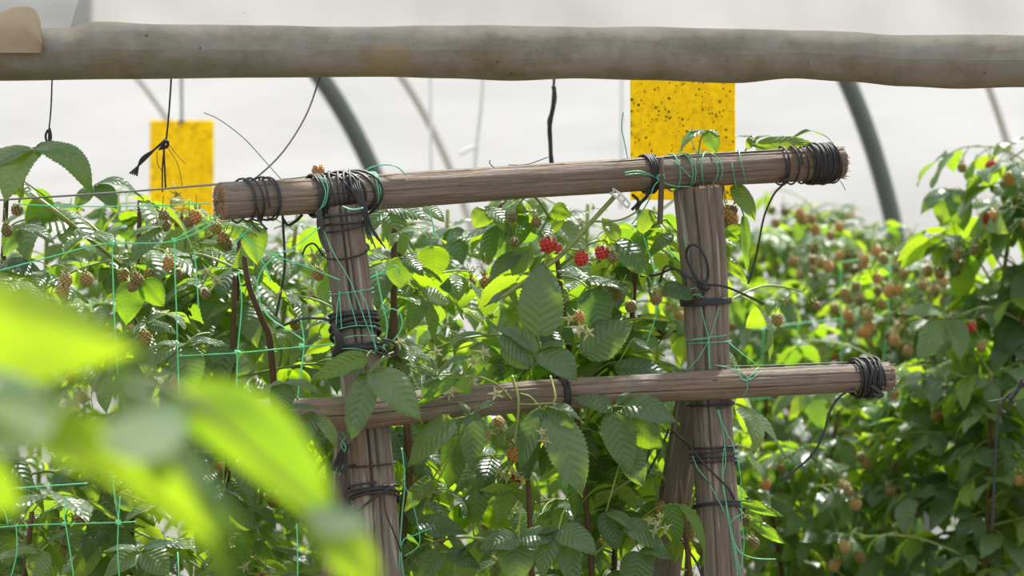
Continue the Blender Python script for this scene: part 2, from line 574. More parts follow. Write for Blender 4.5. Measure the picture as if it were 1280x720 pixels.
# ------------------------------------------------------------------ a whole plant
def plant(base, top, label, seed, leaves=22, laterals=5, berries=10, zlo=0.62, face=None, name='raspberry_plant', clear=True, far=False, young=0.12, bscale=1.0, cane='cane', lscale=1.0, zhi=9, group='raspberry plants of the near row'):
    r = random.Random(seed)
    base = Vector(base); top = Vector(top)
    root = thing(name, base, label, 'plant', group)
    mid = base.lerp(top, 0.5) + Vector((r.uniform(-.09, .09), r.uniform(-.03, .03), 0))
    top = top + Vector((r.uniform(-.06, .06) if name == 'raspberry_plant' and far else 0, 0, 0))
    path = smooth_path([base, mid, base.lerp(top, .955 if far else 1)], 10)
    cm = MB()
    tube(cm, path, [0.0065, 0.0035], 7)
    link('cane', cm.mesh('cane', [M[cane]]), root, Matrix.Translation((0, 0, 0)))

    def at(z):
        for a, b in zip(path, path[1:]):
            if a.z <= z <= b.z: return a.lerp(b, (z - a.z) / max(b.z - a.z, 1e-6))
        return path[-1]

    spots = []      # (origin, direction, scale)
    az = r.uniform(0, 6.28)
    for i in range(leaves):
        z = zlo + (top.z - zlo) * (i + r.random()) / leaves
        az += 2.4 + r.uniform(-.5, .5)
        spots.append((at(z), az, r.uniform(.75, 1.25)))
    fruit = []
    for i in range(laterals):
        z = max(zlo, 0.85) + (top.z - max(zlo, 0.85)) * (i + r.random()) / max(laterals, 1)
        o = at(z); a = r.uniform(0, 6.28); ln = r.uniform(.12, .26)
        if clear and math.sin(a) < -0.3 and r.random() < 0.5: a = -a
        d = Vector((math.cos(a), math.sin(a), r.uniform(.1, .8))).normalized()
        e = o + d * ln + Vector((0, 0, -0.04))
        if clear and in_front_of_frame(e): e.y += 0.2
        lp = smooth_path([o, o + d * ln * .55, e], 5)
        latm = MB(); tube(latm, lp, [0.0024, 0.0012], 5)
        cnt = berries // laterals + (1 if i < berries % laterals else 0)
        for b_ in range(cnt):
            p = e + Vector((r.uniform(-.04, .04), r.uniform(-.04, .04), r.uniform(-.045, .005)))
            if (clear and in_front_of_frame(p)) or p.z > zhi: continue
            fruit.append(p)
            tube(latm, smooth_path([e + Vector((0, 0, .001)), e.lerp(p, .5) + Vector((0, 0, .012)), p + Vector((0, 0, .004)), p], 3), 0.0008, 4)
        link('lateral', latm.mesh('lateral', [M['green_cane']]), root, Matrix.Translation((0, 0, 0)))
        for k in range(4):
            q = lp[3 + k * 2] if 3 + k * 2 < len(lp) else lp[-1]
            spots.append((q, a + r.uniform(-1.6, 1.6), r.uniform(.6, 1.0)))
    fol = MB() if far else None
    for o, a, sc in spots:
        for tries in range(5):
            el = r.uniform(-.75, .45)
            aa = a if tries == 0 else r.uniform(0, 6.28)
            if face is not None and r.random() < 0.5: aa = face + r.uniform(-1.3, 1.3)
            d = Vector((math.cos(aa) * math.cos(el), math.sin(aa) * math.cos(el), math.sin(el)))
            s = sc * lscale * (.9 if clear else 1)
            if not clear or not in_front_of_frame(o + d * 0.15 * s): break
        else:
            continue
        if (o + d * .1).z > zhi: continue
        n = Vector((r.uniform(-.45, .45), r.uniform(-.45, .45), 1))
        m = frame(o, d, n) @ Matrix.Diagonal((s, s, s, 1))
        if far:
            fol.merge(LEAF_LO[r.randrange(len(LEAF_LO))], m, r.random(), 2 if r.random() < .15 else None)
        else:
            me = r.choice(YOUNG) if r.random() < young else r.choice(LEAF)
            link('leaf', me, root, m)
    if far:
        o = link('foliage', fol.mesh('foliage', [M['leaf'], M['stem'], M['young']]), root, Matrix.Identity(4))
        o['kind'] = 'stuff'
    for p in fruit:
        add_berry(root, p, r.choice(BK), scale=bscale * r.uniform(.85, 1.1), calyx=True)
        if r.random() < 0.6 and not far:
            add_bud(root, p + Vector((r.uniform(-.03, .03), r.uniform(-.02, .02), r.uniform(-.01, .03))), (r.uniform(-1, 1), r.uniform(-1, .2), r.uniform(-.6, .6)), r.uniform(.8, 1.1))
    return root


# ------------------------------------------------------------------ hero leaves
UP = (0, -0.35, 1)          # upper face up, a little towards the lens
FACE = (0, -1, 0.35)        # upper face towards the lens
BACK = (0, 1, 0.5)          # pale lower face towards the lens


def hero(root, lfs, node=None, y=-0.1, mat='leaf', stem_from=None, label=None):
    """one compound leaf: lfs = (base px, tip px, width px, upper face, hump, dy of the tip[, fold])"""
    mb = MB()
    first = None
    for lf in lfs:
        (bx, by), (tx, ty), w, n, hump, dy = lf[:6]
        fold = lf[6] if len(lf) > 6 else 0.25
        bow = lf[7] if len(lf) > 7 else 0.0
        b = P(bx, by, y); t = P(tx, ty, y + dy)
        first = first or b
        L = (t - b).length
        W = w / F * (y + 4)
        leaflet(mb, L, W * 1.04, 40, 5, hump, fold, 0.010, 0.0, frame(b, t - b, n), 0, R.random(), R.randrange(9999), bow=bow)
    c = P(*node, y) if node else first
    for lf in lfs:
        b = P(*lf[0], y)
        if (b - c).length > 0.002: tube(mb, [c, b], 0.0011, 5, 1)
    if stem_from is not None:
        s = P(stem_from[0], stem_from[1], y + (stem_from[2] if len(stem_from) > 2 else 0.03))
        tube(mb, smooth_path([s, s.lerp(c, .5) + Vector((0, 0, .006)), c], 5), 0.0013, 5, 1)
    o = link('leaf', mb.mesh('leaf', [M[mat], M['stem']]), root, Matrix.Identity(4))
    if label: o['label'] = label
    return o


def branch(root, pts, r, mat='green_cane', name='lateral'):
    mb = MB()
    tube(mb, smooth_path(pts, 8), r, 7)
    return link(name, mb.mesh(name, [M[mat]]), root, Matrix.Identity(4))


GRZ = (0, -.75, .8)         # steep face that the sun only grazes
GRL = (-.45, -.7, .7)
GRR = (.45, -.7, .7)


def base_of(px, y): return ((px - 640) / F * (y + 4), y, 0)


def topp(px, py, y): return P(px, py, y)


# plants along the near row, behind and beside the frame
n1 = plant(base_of(-40, .05), topp(10, 205, .0), 'raspberry plant at the far left with two big drooping leaves under the knotted string', 11, 32, 7, 14, face=-1.2, zhi=1.47)
hero(n1, [((42, 188), (6, 254), 62, (-.2, -.6, .75), .12, -.06, .45), ((45, 184), (116, 240), 58, (.25, -.55, .8), .26, -.03, .1), ((40, 187), (-30, 225), 60, UP, .15, -.02)], y=-.16, stem_from=(22, 260, .06))
hero(n1, [((120, 233), (146, 262), 34, (.1, -.7, .7), .15, -.02), ((118, 232), (180, 250), 28, UP, .22, 0), ((118, 234), (92, 262), 30, GRZ, .1, 0)], y=-.10, stem_from=(96, 262, .06))
hero(n1, [((28, 285), (68, 305), 34, UP, .15, 0), ((24, 288), (4, 320), 38, GRZ, .1, 0)], y=-.15)
hero(n1, [((0, 205), (30, 248), 40, FACE, .1, 0), ((60, 248), (35, 292), 42, FACE, .1, 0)], y=-.02, mat='young')
for p, k in (((105, 340), 'tan'), ((82, 341), 'tan'), ((79, 354), 'tan'), ((24, 255), 'brown'), ((8, 281), 'brown')): add_berry(n1, P(*p, -.16), k, .2, 1.0)
branch(n1, [P(20, 230, -.02), P(60, 258, -.06), P(96, 286, -.04), P(150, 330, .05)], [.0045, .003])

n2 = plant(base_of(150, .25), topp(175, 250, .2), 'raspberry plant with unripe berries and a pleated leaf below the small blurred trap', 12, 34, 8, 20, face=-1.2)
hero(n2, [((201, 287), (165, 330), 40, (-.3, -.75, .7), .1, -.03, .35), ((203, 284), (160, 300), 22, UP, .15, 0)], y=-.17, stem_from=(205, 262, .05))
hero(n2, [((166, 352), (157, 407), 46, FACE, .06, -.01), ((180, 350), (205, 384), 38, FACE, .08, 0)], y=-.13, mat='young', label='yellow-green leaf lit from behind')
hero(n2, [((228, 434), (241, 492), 56, (.1, -.85, .6), .06, -.02, .4), ((226, 433), (182, 473), 30, (-.5, -.5, .8), .16, -.02), ((231, 432), (288, 434), 24, (0, -.5, 1), .14, -.01), ((226, 431), (180, 440), 22, UP, .14, 0), ((232, 430), (268, 424), 18, UP, .1, 0)], y=-.17, stem_from=(262, 416, .05), label='dark pleated leaf of five leaflets hanging beside the green netting')
hero(n2, [((185, 403), (232, 396), 20, (0, -.3, 1), .16, 0), ((183, 405), (222, 418), 24, GRZ, .12, 0), ((183, 405), (165, 420), 20, UP, .1, 0)], y=-.12)
hero(n2, [((115, 292), (150, 312), 26, UP, .16, 0), ((113, 294), (88, 310), 28, UP, .15, 0)], y=-.17)
for p, k in (((204, 263), 'brown'), ((206, 275), 'brown'), ((195, 280), 'brown'), ((236, 270), 'brown'), ((245, 262), 'orange'), ((171, 342), 'brown'), ((165, 351), 'brown'), ((212, 320), 'orange'), ((226, 336), 'brown'), ((222, 470), 'tan')): add_berry(n2, P(*p, -.15), k, .2, .95)

n3 = plant(base_of(330, .12), topp(300, 285, .12), 'raspberry plant between the green netting and the cracked post', 13, 32, 8, 18, face=-1.2, zhi=1.47)
hero(n3, [((312, 276), (322, 332), 44, (.3, -.85, .4), .10, 0), ((306, 277), (290, 300), 30, GRZ, .1, 0)], y=-.10)
hero(n3, [((270, 283), (322, 296), 24, UP, .2, 0), ((250, 303), (285, 318), 22, UP, .15, 0)], y=-.12)
hero(n3, [((352, 478), (322, 495), 20, UP, .1, 0), ((356, 478), (402, 492), 26, (0, -.4, 1), .12, 0), ((354, 480), (352, 520), 40, GRZ, .1, 0)], y=-.27, stem_from=(372, 500, .05))
hero(n3, [((345, 520), (322, 560), 34, GRL, .1, 0), ((350, 515), (385, 545), 38, GRR, .1, 0), ((350, 514), (400, 512), 24, UP, .12, 0)], y=-.27)
hero(n3, [((392, 515), (372, 570), 36, GRZ, .08, 0), ((398, 520), (420, 560), 28, GRR, .1, 0)], y=-.26)
for p in ((258, 340), (270, 350), (345, 370), (392, 320), (388, 365)): add_bud(n3, P(*p, -.12), (R.uniform(-.6, .6), -1, R.uniform(-.2, .5)), 1.1)
for p, k in (((268, 276), 'tan'), ((282, 290), 'tan'), ((286, 300), 'brown'), ((396, 334), 'tan'), ((254, 360), 'brown')): add_berry(n3, P(*p, -.12), k, .2, .95)
for p in ((300, 360), (306, 340), (268, 415)): pass
branch(n3, [P(305, 320, .0), P(312, 360, .0), P(328, 400, .01), P(338, 430, .02), P(345, 520, .05)], [.0038, .0052], 'cane', 'cane')
branch(n3, [P(293, 345, .04), P(292, 400, .04), P(290, 470, .06)], [.003, .004], 'cane', 'cane')

n4 = plant(base_of(520, .14), topp(505, 262, .10), 'raspberry plant beside the cracked post, its leaves drooping over the crossbar lashing below', 14, 34, 8, 18, face=-1.4, zhi=1.48)
hero(n4, [((462, 467), (439, 552), 50, (-.15, -.85, .55), .06, -.03, .3), ((465, 464), (528, 528), 62, (.2, -.8, .6), .10, -.02, .3), ((459, 466), (432, 468), 22, UP, .1, 0), ((464, 462), (488, 446), 18, UP, .1, 0)], y=-.215, stem_from=(492, 440, .08), label='leaf of broad dark leaflets hanging over the lower crossbar')
hero(n4, [((458, 446), (388, 476), 36, FACE, .1, -.02)], y=-.19, mat='young', stem_from=(470, 442, .05))
hero(n4, [((500, 290), (558, 304), 30, (.1, -.4, .9), .16, 0), ((498, 292), (486, 312), 26, UP, .12, 0)], y=-.02)
hero(n4, [((542, 308), (541, 352), 50, FACE, .05, 0)], y=.04, mat='young', label='round yellow-green leaf lit from behind under the upper crossbar')
hero(n4, [((500, 322), (500, 362), 44, GRZ, .06, 0), ((505, 322), (530, 345), 34, GRR, .08, 0)], y=-.02)
hero(n4, [((480, 262), (520, 275), 24, UP, .2, 0), ((530, 258), (556, 278), 30, GRR, .1, 0)], y=.05)
branch(n4, [P(493, 285, .02), P(492, 340, .02), P(494, 420, .03), P(505, 500, .05), P(512, 580, .05), P(505, 640, .06), P(500, 760, .08)], [.0042, .0065], 'cane', 'cane')
hero(n4, [((566, 524), (510, 584), 52, (-.2, -.8, .6), .08, 0), ((592, 518), (590, 590), 42, GRZ, .06, 0), ((592, 516), (622, 500), 22, UP, .06, 0), ((588, 516), (572, 502), 20, UP, .06, 0)], node=(586, 520), y=-.15, stem_from=(560, 520, .1))
hero(n4, [((575, 545), (560, 612), 46, GRZ, .08, .02), ((540, 600), (505, 640), 46, GRL, .08, .02), ((520, 655), (585, 668), 44, GRZ, .1, 0)], y=-.05)
hero(n4, [((550, 690), (520, 735), 40, GRZ, .1, 0), ((560, 690), (600, 712), 40, GRR, .1, 0)], y=-.06)
hero(n4, [((565, 660), (600, 620), 36, FACE, .1, 0), ((555, 655), (530, 628), 34, FACE, .1, 0), ((600, 640), (640, 660), 34, FACE, .1, 0)], y=.18, mat='young')

n5 = plant(base_of(655, .16), topp(690, 268, .12), 'raspberry plant mid-frame with a large upright leaf and a red berry', 15, 34, 9, 18, face=-1.5, zhi=1.48)
hero(n5, [((673, 420), (678, 326), 72, (.15, -.95, .35), .08, .03, .35)], y=-.10, stem_from=(676, 458, .02), label='large upright leaf, half of it lit through by the sun')
hero(n5, [((672, 440), (616, 408), 40, (-.3, -.4, .9), .14, 0, .2)], y=-.11)
hero(n5, [((625, 420), (668, 462), 44, (.25, -.7, .7), .12, 0), ((630, 432), (664, 462), 36, FACE, .08, 0)], y=-.12)
hero(n5, [((676, 438), (722, 476), 54, (.15, -.8, .6), .12, -.02, .3), ((676, 436), (715, 430), 22, UP, .1, 0)], y=-.09, stem_from=(674, 430, .02))
hero(n5, [((730, 441), (792, 402), 66, (.1, -.85, .55), .06, 0, .25)], y=.02, stem_from=(718, 452, .05), label='broad dark leaf in shade right of the upright leaf')
hero(n5, [((738, 362), (752, 420), 56, GRZ, .06, 0), ((732, 352), (790, 372), 40, UP, .16, 0), ((738, 350), (690, 340), 36, UP, .14, 0)], y=.03, stem_from=(700, 345, .03))
hero(n5, [((768, 462), (842, 470), 44, GRR, .12, .02), ((790, 425), (820, 445), 26, UP, .1, 0)], y=.05)
hero(n5, [((610, 262), (640, 298), 36, (.3, -.6, .7), .18, 0), ((608, 262), (592, 285), 34, FACE, .1, 0)], y=.03)
hero(n5, [((650, 318), (608, 355), 38, (-.4, -.6, .7), .12, 0), ((660, 312), (640, 345), 36, FACE, .1, 0)], y=.03)
hero(n5, [((672, 290), (708, 272), 32, FACE, .1, 0), ((668, 268), (640, 288), 34, FACE, .1, 0), ((690, 262), (715, 270), 30, FACE, .1, 0)], y=.1, mat='young')
branch(n5, [P(628, 372, -.03), P(665, 345, -.03), P(700, 320, -.02), P(735, 282, .0), P(768, 246, .04)], [.0033, .0033])
branch(n5, [P(662, 362, -.04), P(680, 330, -.03), P(690, 305, -.02)], [.0016, .0012])
branch(n5, [P(705, 315, -.02), P(735, 325, -.02), P(775, 318, .0)], [.0016, .0010])
branch(n5, [P(740, 277, .0), P(775, 275, .02), P(800, 262, .04)], [.0018, .0012])
for p, k, s in (((687, 302), 'red', 1.15), ((730, 322), 'red', 1.0), ((754, 314), 'red', .95), ((765, 322), 'brown', 1.0), ((700, 312), 'red', .6), ((723, 397), 'orange', .8), ((640, 275), 'brown', .8), ((669, 280), 'brown', .9), ((644, 305), 'brown', .8)): add_berry(n5, P(p[0], p[1] - 8, -.03), k, .3, s)
for p in ((500, 428), (545, 440), (592, 452), (605, 440), (562, 492), (620, 492), (590, 478), (524, 446), (725, 410), (735, 415), (712, 398)): add_bud(n5, P(*p, -.14), (R.uniform(-.8, .8), -1, R.uniform(-.3, .7)), 1.0)
hero(n5, [((545, 470), (508, 455), 28, UP, .1, 0), ((548, 468), (590, 446), 20, UP, .2, 0), ((550, 475), (528, 505), 36, GRZ, .1, 0), ((545, 462), (512, 440), 26, UP, .15, 0)], y=-.15, stem_from=(585, 480, .05))
hero(n5, [((560, 440), (608, 418), 22, UP, .25, 0), ((600, 428), (598, 466), 34, GRZ, .1, 0)], y=-.12)
hero(n5, [((572, 470), (518, 510), 20, FACE, .06, 0), ((570, 474), (590, 492), 26, FACE, .05, 0)], y=-.16, mat='young')
branch(n5, [P(560, 480, -.13), P(590, 470, -.13), P(620, 480, -.12), P(640, 500, -.10)], [.0012, .0016])

n6 = plant(base_of(760, .22), topp(800, 262, .2), 'raspberry plant by the brace, leaves hanging in front of the lower crossbar', 16, 34, 8, 18, face=-1.5, zhi=1.48)
hero(n6, [((677, 512), (648, 592), 38, (-.25, -.85, .5), .06, -.01, .35), ((690, 516), (728, 622), 66, (.15, -.9, .5), .06, -.02, .35), ((682, 508), (730, 530), 30, UP, .18, 0), ((684, 510), (722, 545), 28, FACE, .1, 0)], y=-.10, stem_from=(650, 492, .01), label='leaf of long dark leaflets hanging below the lower crossbar')
hero(n6, [((764, 508), (711, 494), 40, (0, -.7, .8), .06, -.01, .2), ((778, 508), (850, 530), 54, (.15, -.75, .7), .14, -.02, .25), ((765, 516), (788, 594), 54, (.1, -.9, .5), .05, 0, .25), ((772, 506), (790, 488), 20, UP, .1, 0)], y=-.04, stem_from=(738, 528, .04), label='three-part leaf, its grey-green leaflets spread across the lower crossbar')
hero(n6, [((786, 528), (832, 562), 44, FACE, .05, 0)], y=.02, mat='young')
hero(n6, [((770, 302), (812, 346), 46, (.25, -.85, .45), .06, 0), ((772, 300), (752, 272), 30, GRZ, .1, 0)], y=.06)
hero(n6, [((812, 262), (800, 295), 26, FACE, .08, 0), ((842, 296), (808, 322), 32, GRL, .1, .02)], y=.1)
hero(n6, [((830, 358), (868, 374), 34, (0, -.8, .7), .08, 0), ((830, 356), (812, 362), 20, UP, .08, 0)], y=.06)
branch(n6, [P(640, 470, -.08), P(648, 500, -.1), P(646, 530, -.1), P(643, 555, -.1)], [.0022, .0018])
branch(n6, [P(688, 470, -.07), P(694, 500, -.1), P(676, 505, -.1), P(648, 505, -.1)], [.0018, .0012])
add_berry(n6, P(601, 536, -.13), 'red', .2, .8)
for p in ((606, 548), (588, 540), (592, 545), (678, 540), (682, 550), (612, 540)): add_bud(n6, P(*p, -.13), (R.uniform(-.8, .8), -1, R.uniform(-.3, .3)), .95)
for p, k in (((790, 376), 'brown'), ((775, 362), 'brown'), ((818, 366), 'brown'), ((765, 350), 'brown')): add_berry(n6, P(*p, .05), k, .1, 1.05)
hero(n6, [((780, 560), (805, 610), 46, GRZ, .08, 0), ((758, 640), (795, 668), 40, UP, .15, 0), ((757, 640), (772, 690), 38, GRZ, .06, 0)], y=.0)

n7 = plant(base_of(690, .0), topp(660, 600, -.02), 'low dark raspberry shoots in shade beneath the middle of the lower crossbar', 17, 12, 2, 2, face=-1.5, zlo=.7)
hero(n7, [((648, 672), (598, 688), 52, GRL, .1, -.02), ((646, 676), (644, 732), 58, GRZ, .06, -.02), ((650, 672), (696, 676), 50, GRR, .1, -.02)], y=-.09, stem_from=(652, 630, .03))
hero(n7, [((698, 662), (746, 694), 54, (.2, -.75, .7), .14, -.02), ((696, 664), (676, 724), 42, GRL, .1, -.02), ((697, 660), (672, 668), 26, UP, .1, 0), ((702, 662), (720, 740), 44, GRZ, .06, 0)], y=-.10, stem_from=(708, 635, .03))
hero(n7, [((800, 690), (790, 745), 54, GRZ, .06, 0), ((800, 690), (842, 700), 40, UP, .15, 0), ((780, 655), (835, 690), 50, GRR, .1, .02)], y=.0)
for k in range(6): add_bud(n7, P(622 + 6 * k, 588 + 5 * (k % 3), -.06), (R.uniform(-.8, .8), -1, R.uniform(-.3, .3)), .7)

n8 = plant(base_of(900, .42), topp(905, 205, .3), 'raspberry plant behind the frayed crossbar end, its top leaves resting on the wood', 18, 6, 1, 2, face=.6, zhi=1.35)
hero(n8, [((880, 163), (849, 197), 30, (-.5, -.35, .8), .22, 0), ((878, 164), (858, 166), 12, UP, .1, 0), ((885, 163), (896, 192), 28, (.2, -.9, .3), .06, 0, .2)], y=.10, stem_from=(872, 196, .08), label='arching leaf in front of the speckled yellow trap')
hero(n8, [((945, 184), (1016, 178), 26, (.0, -.95, .25), .10, 0), ((940, 180), (968, 172), 14, UP, .2, 0), ((936, 186), (940, 168), 12, UP, .2, 0), ((945, 176), (918, 172), 12, UP, .15, 0), ((990, 174), (1042, 180), 10, UP, .25, 0)], node=(942, 182), y=.17, stem_from=(930, 192, .05), label='leaf lying along the top of the frayed crossbar end')
hero(n8, [((916, 232), (944, 276), 36, (.35, -.85, .4), .1, 0), ((930, 270), (934, 342), 16, FACE, .1, 0)], y=.14)
hero(n8, [((906, 292), (936, 282), 18, FACE, .1, 0), ((906, 324), (934, 352), 20, FACE, .1, 0), ((905, 288), (925, 300), 20, FACE, .1, 0)], y=.16, mat='young')
for p, k, s in (((905, 262), 'orange', 1.25), ((911, 270), 'orange', 1.2), ((906, 280), 'brown', 1.1), ((917, 264), 'brown', 1.0)): add_berry(n8, P(p[0], p[1] - 8, .2), k, .1, s)

n9 = plant(base_of(880, .05), topp(850, 600, .05), 'small light-green raspberry shoot with buds at the foot of the brace', 19, 6, 1, 1, face=-1.5, zlo=.7)
hero(n9, [((838, 630), (846, 685), 34, FACE, .08, 0), ((848, 631), (878, 708), 28, (.5, -.5, .6), .2, 0), ((832, 640), (820, 676), 24, FACE, .1, 0)], y=.02, mat='young', stem_from=(795, 655, .04))
hero(n9, [((926, 628), (980, 646), 18, FACE, .08, 0), ((938, 652), (982, 680), 20, FACE, .08, 0), ((935, 634), (954, 660), 18, GRZ, .1, 0)], node=(922, 634), y=.12, mat='young')
for p in ((812, 650), (820, 655), (826, 645), (832, 660), (818, 664)): add_bud(n9, P(*p, .0), (R.uniform(-.8, .8), -1, R.uniform(-.3, .3)), .8)
for p, k in (((935, 645), 'brown'), ((940, 672), 'brown')): add_berry(n9, P(*p, .13), k, .1, 1)

nb = plant(base_of(400, .3), topp(400, 230, .28), 'slender raspberry cane with a single orange berry showing above the upper crossbar', 20, 16, 4, 4, face=1.2, zhi=1.46)
add_berry(nb, P(397, 205, .0), 'orange', 0, 1.0, calyx=False)
hero(nb, [((352, 225), (372, 228), 14, UP, .1, 0), ((430, 215), (405, 222), 14, UP, .1, 0), ((720, 190), (700, 204), 16, UP, .3, 0), ((725, 192), (750, 204), 16, UP, .3, 0)][:2], y=.05)

n10 = plant(base_of(60, -.05), topp(40, 640, -.1), 'low raspberry shoot with small leaves at the lower left corner under the netting', 21, 14, 3, 2, face=-1.2, zlo=.7, young=.3)
hero(n10, [((50, 690), (-10, 705), 30, UP, .15, 0), ((55, 688), (40, 730), 44, GRZ, .08, 0), ((60, 680), (108, 665), 26, UP, .18, 0)], y=-.2)
hero(n10, [((176, 690), (130, 722), 50, (-.2, -.6, .8), .1, 0), ((178, 688), (212, 720), 54, (.2, -.7, .7), .1, 0), ((180, 686), (250, 690), 30, UP, .15, 0), ((172, 688), (130, 690), 24, UP, .12, 0)], y=-.2)
hero(n10, [((150, 615), (165, 640), 34, GRZ, .06, 0), ((196, 632), (150, 660), 28, UP, .15, 0), ((198, 634), (222, 660), 30, UP, .1, 0)], y=-.15)
hero(n10, [((90, 585), (62, 610), 30, GRL, .1, 0), ((160, 590), (172, 630), 28, GRZ, .1, 0)], y=-.12)
hero(n10, [((30, 640), (18, 655), 16, FACE, 0, 0), ((56, 640), (58, 662), 20, FACE, 0, 0), ((45, 678), (58, 676), 18, FACE, 0, 0), ((66, 686), (78, 682), 14, FACE, 0, 0)][1:3], y=-.18, mat='young')

# second rank of plants behind, seen between the leaves of the first
for i, (px, tpx, tpy, y, lab) in enumerate((
    (30, 60, 255, 1.0, 'raspberry plant in the second rank behind the far left drooping leaves'),
    (170, 160, 262, .85, 'raspberry plant in the second rank below the small blurred yellow trap'),
    (270, 262, 272, 1.2, 'raspberry plant in the second rank behind the green netting'),
    (380, 372, 268, .75, 'raspberry plant in the second rank directly behind the sawn crossbar end'),
    (470, 480, 262, 1.1, 'raspberry plant in the second rank behind the cracked post'),
    (575, 560, 262, .7, 'raspberry plant in the second rank behind the hanging cluster of buds'),
    (640, 650, 258, 1.2, 'raspberry plant in the second rank behind the large upright leaf'),
    (740, 735, 255, .9, 'raspberry plant in the second rank behind the red berries'),
    (820, 818, 258, 1.3, 'raspberry plant in the second rank behind the brace and its twine'),
)):
    plant(base_of(px, y), topp(tpx, tpy, y), lab, 40 + i, 40, 7, 14, clear=False, face=-1.5, zlo=.6, young=.28, lscale=.85, zhi=1.49, cane='green_cane', group='raspberry plants of the second rank')
for i, (px, tpy, y, lab) in enumerate((
    (-60, 262, 2.0, 'dense raspberry plant deep in the row behind the far left leaves'),
    (90, 258, 2.2, 'dense raspberry plant deep in the row just left of the small blurred trap'),
    (230, 268, 2.0, 'dense raspberry plant deep in the row under the small blurred trap'),
    (360, 262, 2.3, 'dense raspberry plant deep in the row behind the sawn end of the crossbar'),
    (500, 258, 2.1, 'dense raspberry plant deep in the row right of the cracked post'),
    (630, 255, 2.4, 'dense raspberry plant deep in the row behind the middle of the frame'),
    (760, 262, 2.2, 'dense raspberry plant deep in the row below the clear clip'),
)):
    plant(base_of(px, y), topp(px + 10, tpy, y), lab, 60 + i, 90, 6, 12, clear=False, far=True, zlo=.4, lscale=.85, zhi=1.53, cane='green_cane', group='raspberry plants deep in the row')

# the distant row to the right of the frame
for i, (px, tpx, tpy, y, nl, lab) in enumerate((
    (855, 850, 262, 2.6, 60, 'blurred raspberry plant seen on both sides of the post with the wire eye'),
    (935, 932, 252, 2.7, 62, 'blurred raspberry plant just right of the post below the hanging wire end'),
    (1000, 1000, 240, 2.9, 62, 'blurred raspberry plant below the frayed crossbar end'),
    (1060, 1068, 248, 2.4, 66, 'blurred raspberry plant under the foot of the second grey hoop'),
    (1120, 1118, 250, 2.7, 62, 'blurred raspberry plant between the hoop foot and the tall plant'),
    (985, 990, 330, 1.9, 56, 'blurred raspberry plant right of the post at lower crossbar height'),
    (1085, 1090, 320, 1.8, 60, 'blurred raspberry plant loaded with tan berries above the lashed crossbar end'),
    (1170, 1165, 300, 1.9, 60, 'blurred raspberry plant with orange berries left of the tall plant'),
    (1215, 1235, 205, 1.3, 60, 'tall raspberry plant reaching above the others by the pale tube'),
    (1285, 1275, 180, 1.2, 60, 'tall raspberry plant cut off by the edge of the view at far right'),
    (1030, 1036, 480, 1.45, 40, 'low blurred raspberry plant below the curved black wire end'),
    (1130, 1126, 440, 1.4, 46, 'low blurred raspberry plant beneath the lashed end of the lower crossbar'),
    (1240, 1236, 430, 1.1, 46, 'low raspberry plant behind the hanging bundle of black twine'),
    (940, 945, 520, 1.3, 40, 'low blurred raspberry plant right of the post foot'),
)):
    b = plant(base_of(px, y), topp(tpx, tpy, y), lab, 80 + i, int(nl * 1.15), 9, 32 if tpy < 350 else 18, clear=False, far=True, zlo=.45, bscale=1.15, lscale=1.05 if i in (8, 9) else .82, zhi=topp(tpx, tpy, y).z, group='raspberry plants of the distant row')
    if i == 8:
        hero(b, [((1188, 236), (1176, 282), 44, (-.2, -.8, .5), .12, 0), ((1192, 236), (1205, 290), 44, (.2, -.9, .4), .12, 0), ((1184, 238), (1150, 270), 30, GRL, .15, 0)], y=1.2)
        hero(b, [((1262, 180), (1240, 196), 26, GRL, .1, 0), ((1265, 180), (1285, 172), 22, UP, .1, 0)], y=1.2)
        hero(b, [((1190, 260), (1185, 310), 36, FACE, .08, 0), ((1205, 330), (1198, 380), 40, FACE, .08, 0)], y=1.3, mat='young')
        branch(b, [P(1205, 240, 1.2), P(1235, 220, 1.2), P(1262, 200, 1.2), P(1290, 180, 1.2)], [.002, .0016])
        for p, k in (((1240, 200), 'red'), ((1262, 214), 'tan'), ((1268, 240), 'tan'), ((1238, 265), 'red')): add_berry(b, P(*p, 1.2), k, .1, 1.1)
    if i in (6, 7, 3):
        rb = random.Random(i)
        for k in range(7):
            c = P(tpx + rb.gauss(0, 42), (tpy + 55 + rb.gauss(0, 38)), y - .12 - rb.random() * .1)
            cl = MB(); tube(cl, smooth_path([c + Vector((rb.uniform(-.05, .05), .12, -.05)), c + Vector((0, .05, .0)), c], 4), 0.0016, 5)
            for q in range(5):
                p = c + Vector((rb.uniform(-.045, .045), rb.uniform(-.03, .02), rb.uniform(-.04, .01)))
                tube(cl, smooth_path([c, c.lerp(p, .5) + Vector((0, 0, .012)), p], 3), 0.0008, 4)
                add_berry(b, p, rb.choice(['tan', 'tan', 'orange', 'brown']), .1, 1.15)
            link('lateral', cl.mesh('lateral', [M['green_cane']]), b)

